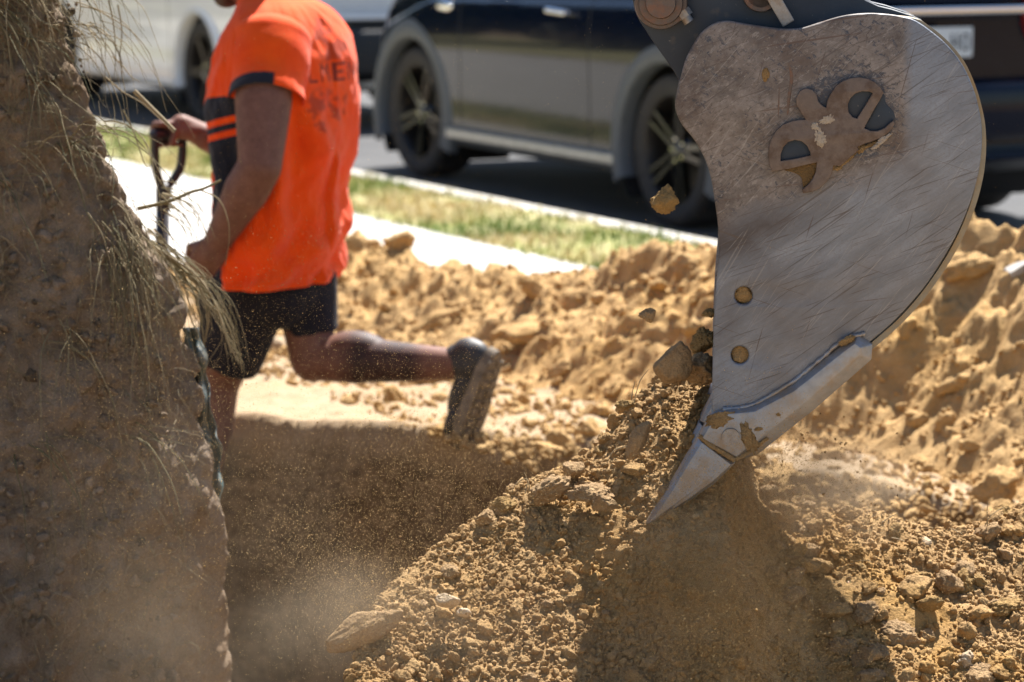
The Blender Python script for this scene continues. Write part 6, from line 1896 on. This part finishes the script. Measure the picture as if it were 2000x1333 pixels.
# ------------------------------------------------------------------ airborne grains: tiny bits of soil flung up, far too many to count
n = NT('airborne_grain')
n.set(color=n.ramp(n.attr('tint'), [(0.0, (0.22, 0.14, 0.07)), (0.6, (0.42, 0.27, 0.11)), (1.0, (0.62, 0.44, 0.20))]), rough=0.9, spec=0.1)
M_GRAIN = n.m
tet = np.array([[1, 1, 1], [-1, -1, 1], [-1, 1, -1], [1, -1, -1]], float) / 1.7
tf = np.array([[0, 1, 2], [0, 3, 1], [0, 2, 3], [1, 3, 2]])
CL = []
def cloud(c, sg, k, lo_=0.00035, hi_=0.0012): CL.append((np.array(c), np.array(sg), int(k * 2.8), lo_, hi_))
# (centre, spread, count)
cloud(P(560, 1000, 4.55), (0.20, 0.13, 0.17), 15000)
cloud(P(820, 960, 4.5), (0.20, 0.12, 0.11), 13000)
cloud(P(1050, 870, 4.7), (0.22, 0.12, 0.08), 4500)
cloud(P(250, 950, 4.7), (0.22, 0.12, 0.25), 8000)
cloud(P(700, 1160, 4.28), (0.09, 0.08, 0.06), 7000)
cloud(P(1100, 1180, 4.2), (0.18, 0.07, 0.08), 9000)
cloud(P(1400, 1110, 4.25), (0.11, 0.08, 0.10), 34000)
cloud(P(1480, 1200, 4.1), (0.10, 0.06, 0.07), 16000)
cloud(P(1490, 990, 4.5), (0.045, 0.06, 0.08), 11000)
cloud(P(1600, 1000, 4.55), (0.07, 0.07, 0.045), 7000)
cloud(P(1590, 880, 4.6), (0.06, 0.08, 0.045), 1800)
cloud(P(1350, 1280, 4.0), (0.22, 0.05, 0.05), 9000)
cloud(P(1000, 650, 4.6), (0.5, 0.15, 0.35), 5200, 0.0003, 0.0007)
cloud(P(520, 560, 4.7), (0.16, 0.15, 0.24), 4200, 0.0003, 0.0007)
cloud(P(560, 700, 4.6), (0.18, 0.15, 0.12), 5000, 0.0003, 0.0007)
pos_, sz_ = [], []
for c, sg, k, lo_, hi_ in CL:
    p = c + rg.normal(size=(k, 3)) * sg
    s = 0.85 * (lo_ + (hi_ - lo_) * rg.uniform(0, 1, k) ** 3.5)
    keep = rg.uniform(-0.55, 0.35, k) < fbm(p[:, 0] * 6, p[:, 1] * 6, p[:, 2] * 6, oct=3, seed=151)
    p, s = p[keep], s[keep]
    pos_.append(p); sz_.append(s)
p = np.concatenate(pos_); s = np.concatenate(sz_)
ok = (p[:, 1] > 3.6) & (p[:, 2] > -0.4)
p, s = p[ok], s[ok]
hb = heap_base(p[:, 0], p[:, 1])
ok = p[:, 2] > hb + 0.004
p, s = p[ok], s[ok]
rot = rand_rots(len(p), rg)
V = np.einsum('kij,nj->kni', rot, tet) * s[:, None, None] + p[:, None, :]
F = (tf[None] + (np.arange(len(p)) * 4)[:, None, None]).reshape(-1, 3)
tag(mesh_np('airborne_grains', V.reshape(-1, 3), F, M_GRAIN, smooth=False, attrs={'tint': np.repeat(rg.uniform(0, 1, len(p)), 4)}), kind='stuff')
gr = Gather()      # bigger spatter thrown about the teeth
for c, sg, k, lo_, hi_ in ((P(1590, 880, 4.65), (0.05, 0.06, 0.035), 110, 0.0008, 0.0026), (P(1690, 960, 4.7), (0.06, 0.06, 0.04), 70, 0.0008, 0.003), (P(1350, 1180, 4.1), (0.15, 0.05, 0.09), 140, 0.0008, 0.0026), (P(760, 1120, 4.35), (0.1, 0.08, 0.06), 90, 0.0008, 0.0024),
                           (P(1300, 600, 4.6), (0.12, 0.1, 0.1), 26, 0.0006, 0.0018), (P(500, 900, 5.2), (0.3, 0.3, 0.2), 80, 0.0008, 0.0016)):
    pp_ = np.array(c) + rg.normal(size=(k, 3)) * np.array(sg)
    scatter(gr, 1, pp_, lo_ + (hi_ - lo_) * rg.uniform(0, 1, k) ** 3, rg)
tag(gr.build('flying_crumbs', M_CLOD_GOLD), kind='stuff')

# ------------------------------------------------------------------ drifting dust: volumes that thin out to nothing at their edges
def dust_puff(c, r, dens, nscale, seed, col=(0.80, 0.66, 0.48)):
    bm = bmesh.new(); bmesh.ops.create_icosphere(bm, subdivisions=3, radius=1.0)
    for v in bm.verts: v.co = Vector((v.co.x * r[0], v.co.y * r[1], v.co.z * r[2]))
    m = bpy.data.materials.new('drifting_dust'); m.use_nodes = True
    t = m.node_tree; t.nodes.clear()
    out = t.nodes.new('ShaderNodeOutputMaterial'); vol = t.nodes.new('ShaderNodeVolumePrincipled')
    vol.inputs['Color'].default_value = (*col, 1); vol.inputs['Anisotropy'].default_value = 0.25
    tc = t.nodes.new('ShaderNodeTexCoord'); mp = t.nodes.new('ShaderNodeMapping'); mp.inputs['Scale'].default_value = (1 / r[0], 1 / r[1], 1 / r[2])
    t.links.new(tc.outputs['Object'], mp.inputs['Vector'])
    ln = t.nodes.new('ShaderNodeVectorMath'); ln.operation = 'LENGTH'; t.links.new(mp.outputs[0], ln.inputs[0])
    fall = t.nodes.new('ShaderNodeMapRange'); fall.interpolation_type = 'SMOOTHSTEP'
    fall.inputs['From Min'].default_value = 0.95; fall.inputs['From Max'].default_value = 0.1; t.links.new(ln.outputs['Value'], fall.inputs['Value'])
    no = t.nodes.new('ShaderNodeTexNoise'); no.inputs['Scale'].default_value = nscale; no.inputs['Detail'].default_value = 3
    mp2 = t.nodes.new('ShaderNodeMapping'); mp2.inputs['Location'].default_value = (seed * 1.7, seed, 0); t.links.new(tc.outputs['Object'], mp2.inputs['Vector']); t.links.new(mp2.outputs[0], no.inputs['Vector'])
    nr_ = t.nodes.new('ShaderNodeMapRange'); nr_.inputs['From Min'].default_value = 0.38; nr_.inputs['From Max'].default_value = 0.72; t.links.new(no.outputs['Fac'], nr_.inputs['Value'])
    mu = t.nodes.new('ShaderNodeMath'); mu.operation = 'MULTIPLY'; t.links.new(fall.outputs[0], mu.inputs[0]); t.links.new(nr_.outputs[0], mu.inputs[1])
    mu2 = t.nodes.new('ShaderNodeMath'); mu2.operation = 'MULTIPLY'; mu2.inputs[1].default_value = dens; t.links.new(mu.outputs[0], mu2.inputs[0])
    t.links.new(mu2.outputs[0], vol.inputs['Density']); t.links.new(vol.outputs[0], out.inputs['Volume'])
    o = obj_bm('dust_cloud', bm, m, loc=c)
    return tag(o, kind='stuff')
if True:
    dust_puff(P(420, 1160, 5.0), (0.75, 0.30, 0.44), 0.6, 2.2, 1, (0.80, 0.66, 0.48))
    dust_puff(P(680, 1210, 4.30), (0.22, 0.16, 0.14), 2.2, 7.0, 2)
    dust_puff(P(1400, 1120, 4.28), (0.28, 0.20, 0.22), 3.0, 7.0, 3, (0.80, 0.56, 0.30))
    dust_puff(P(1600, 960, 4.62), (0.20, 0.16, 0.13), 15.0, 7.0, 4, (0.82, 0.66, 0.46))
    dust_puff(P(1050, 1250, 4.12), (0.34, 0.14, 0.14), 1.4, 6.0, 5)
    dust_puff(P(1450, 1000, 4.50), (0.11, 0.09, 0.17), 7.0, 9.0, 6, (0.70, 0.47, 0.25))
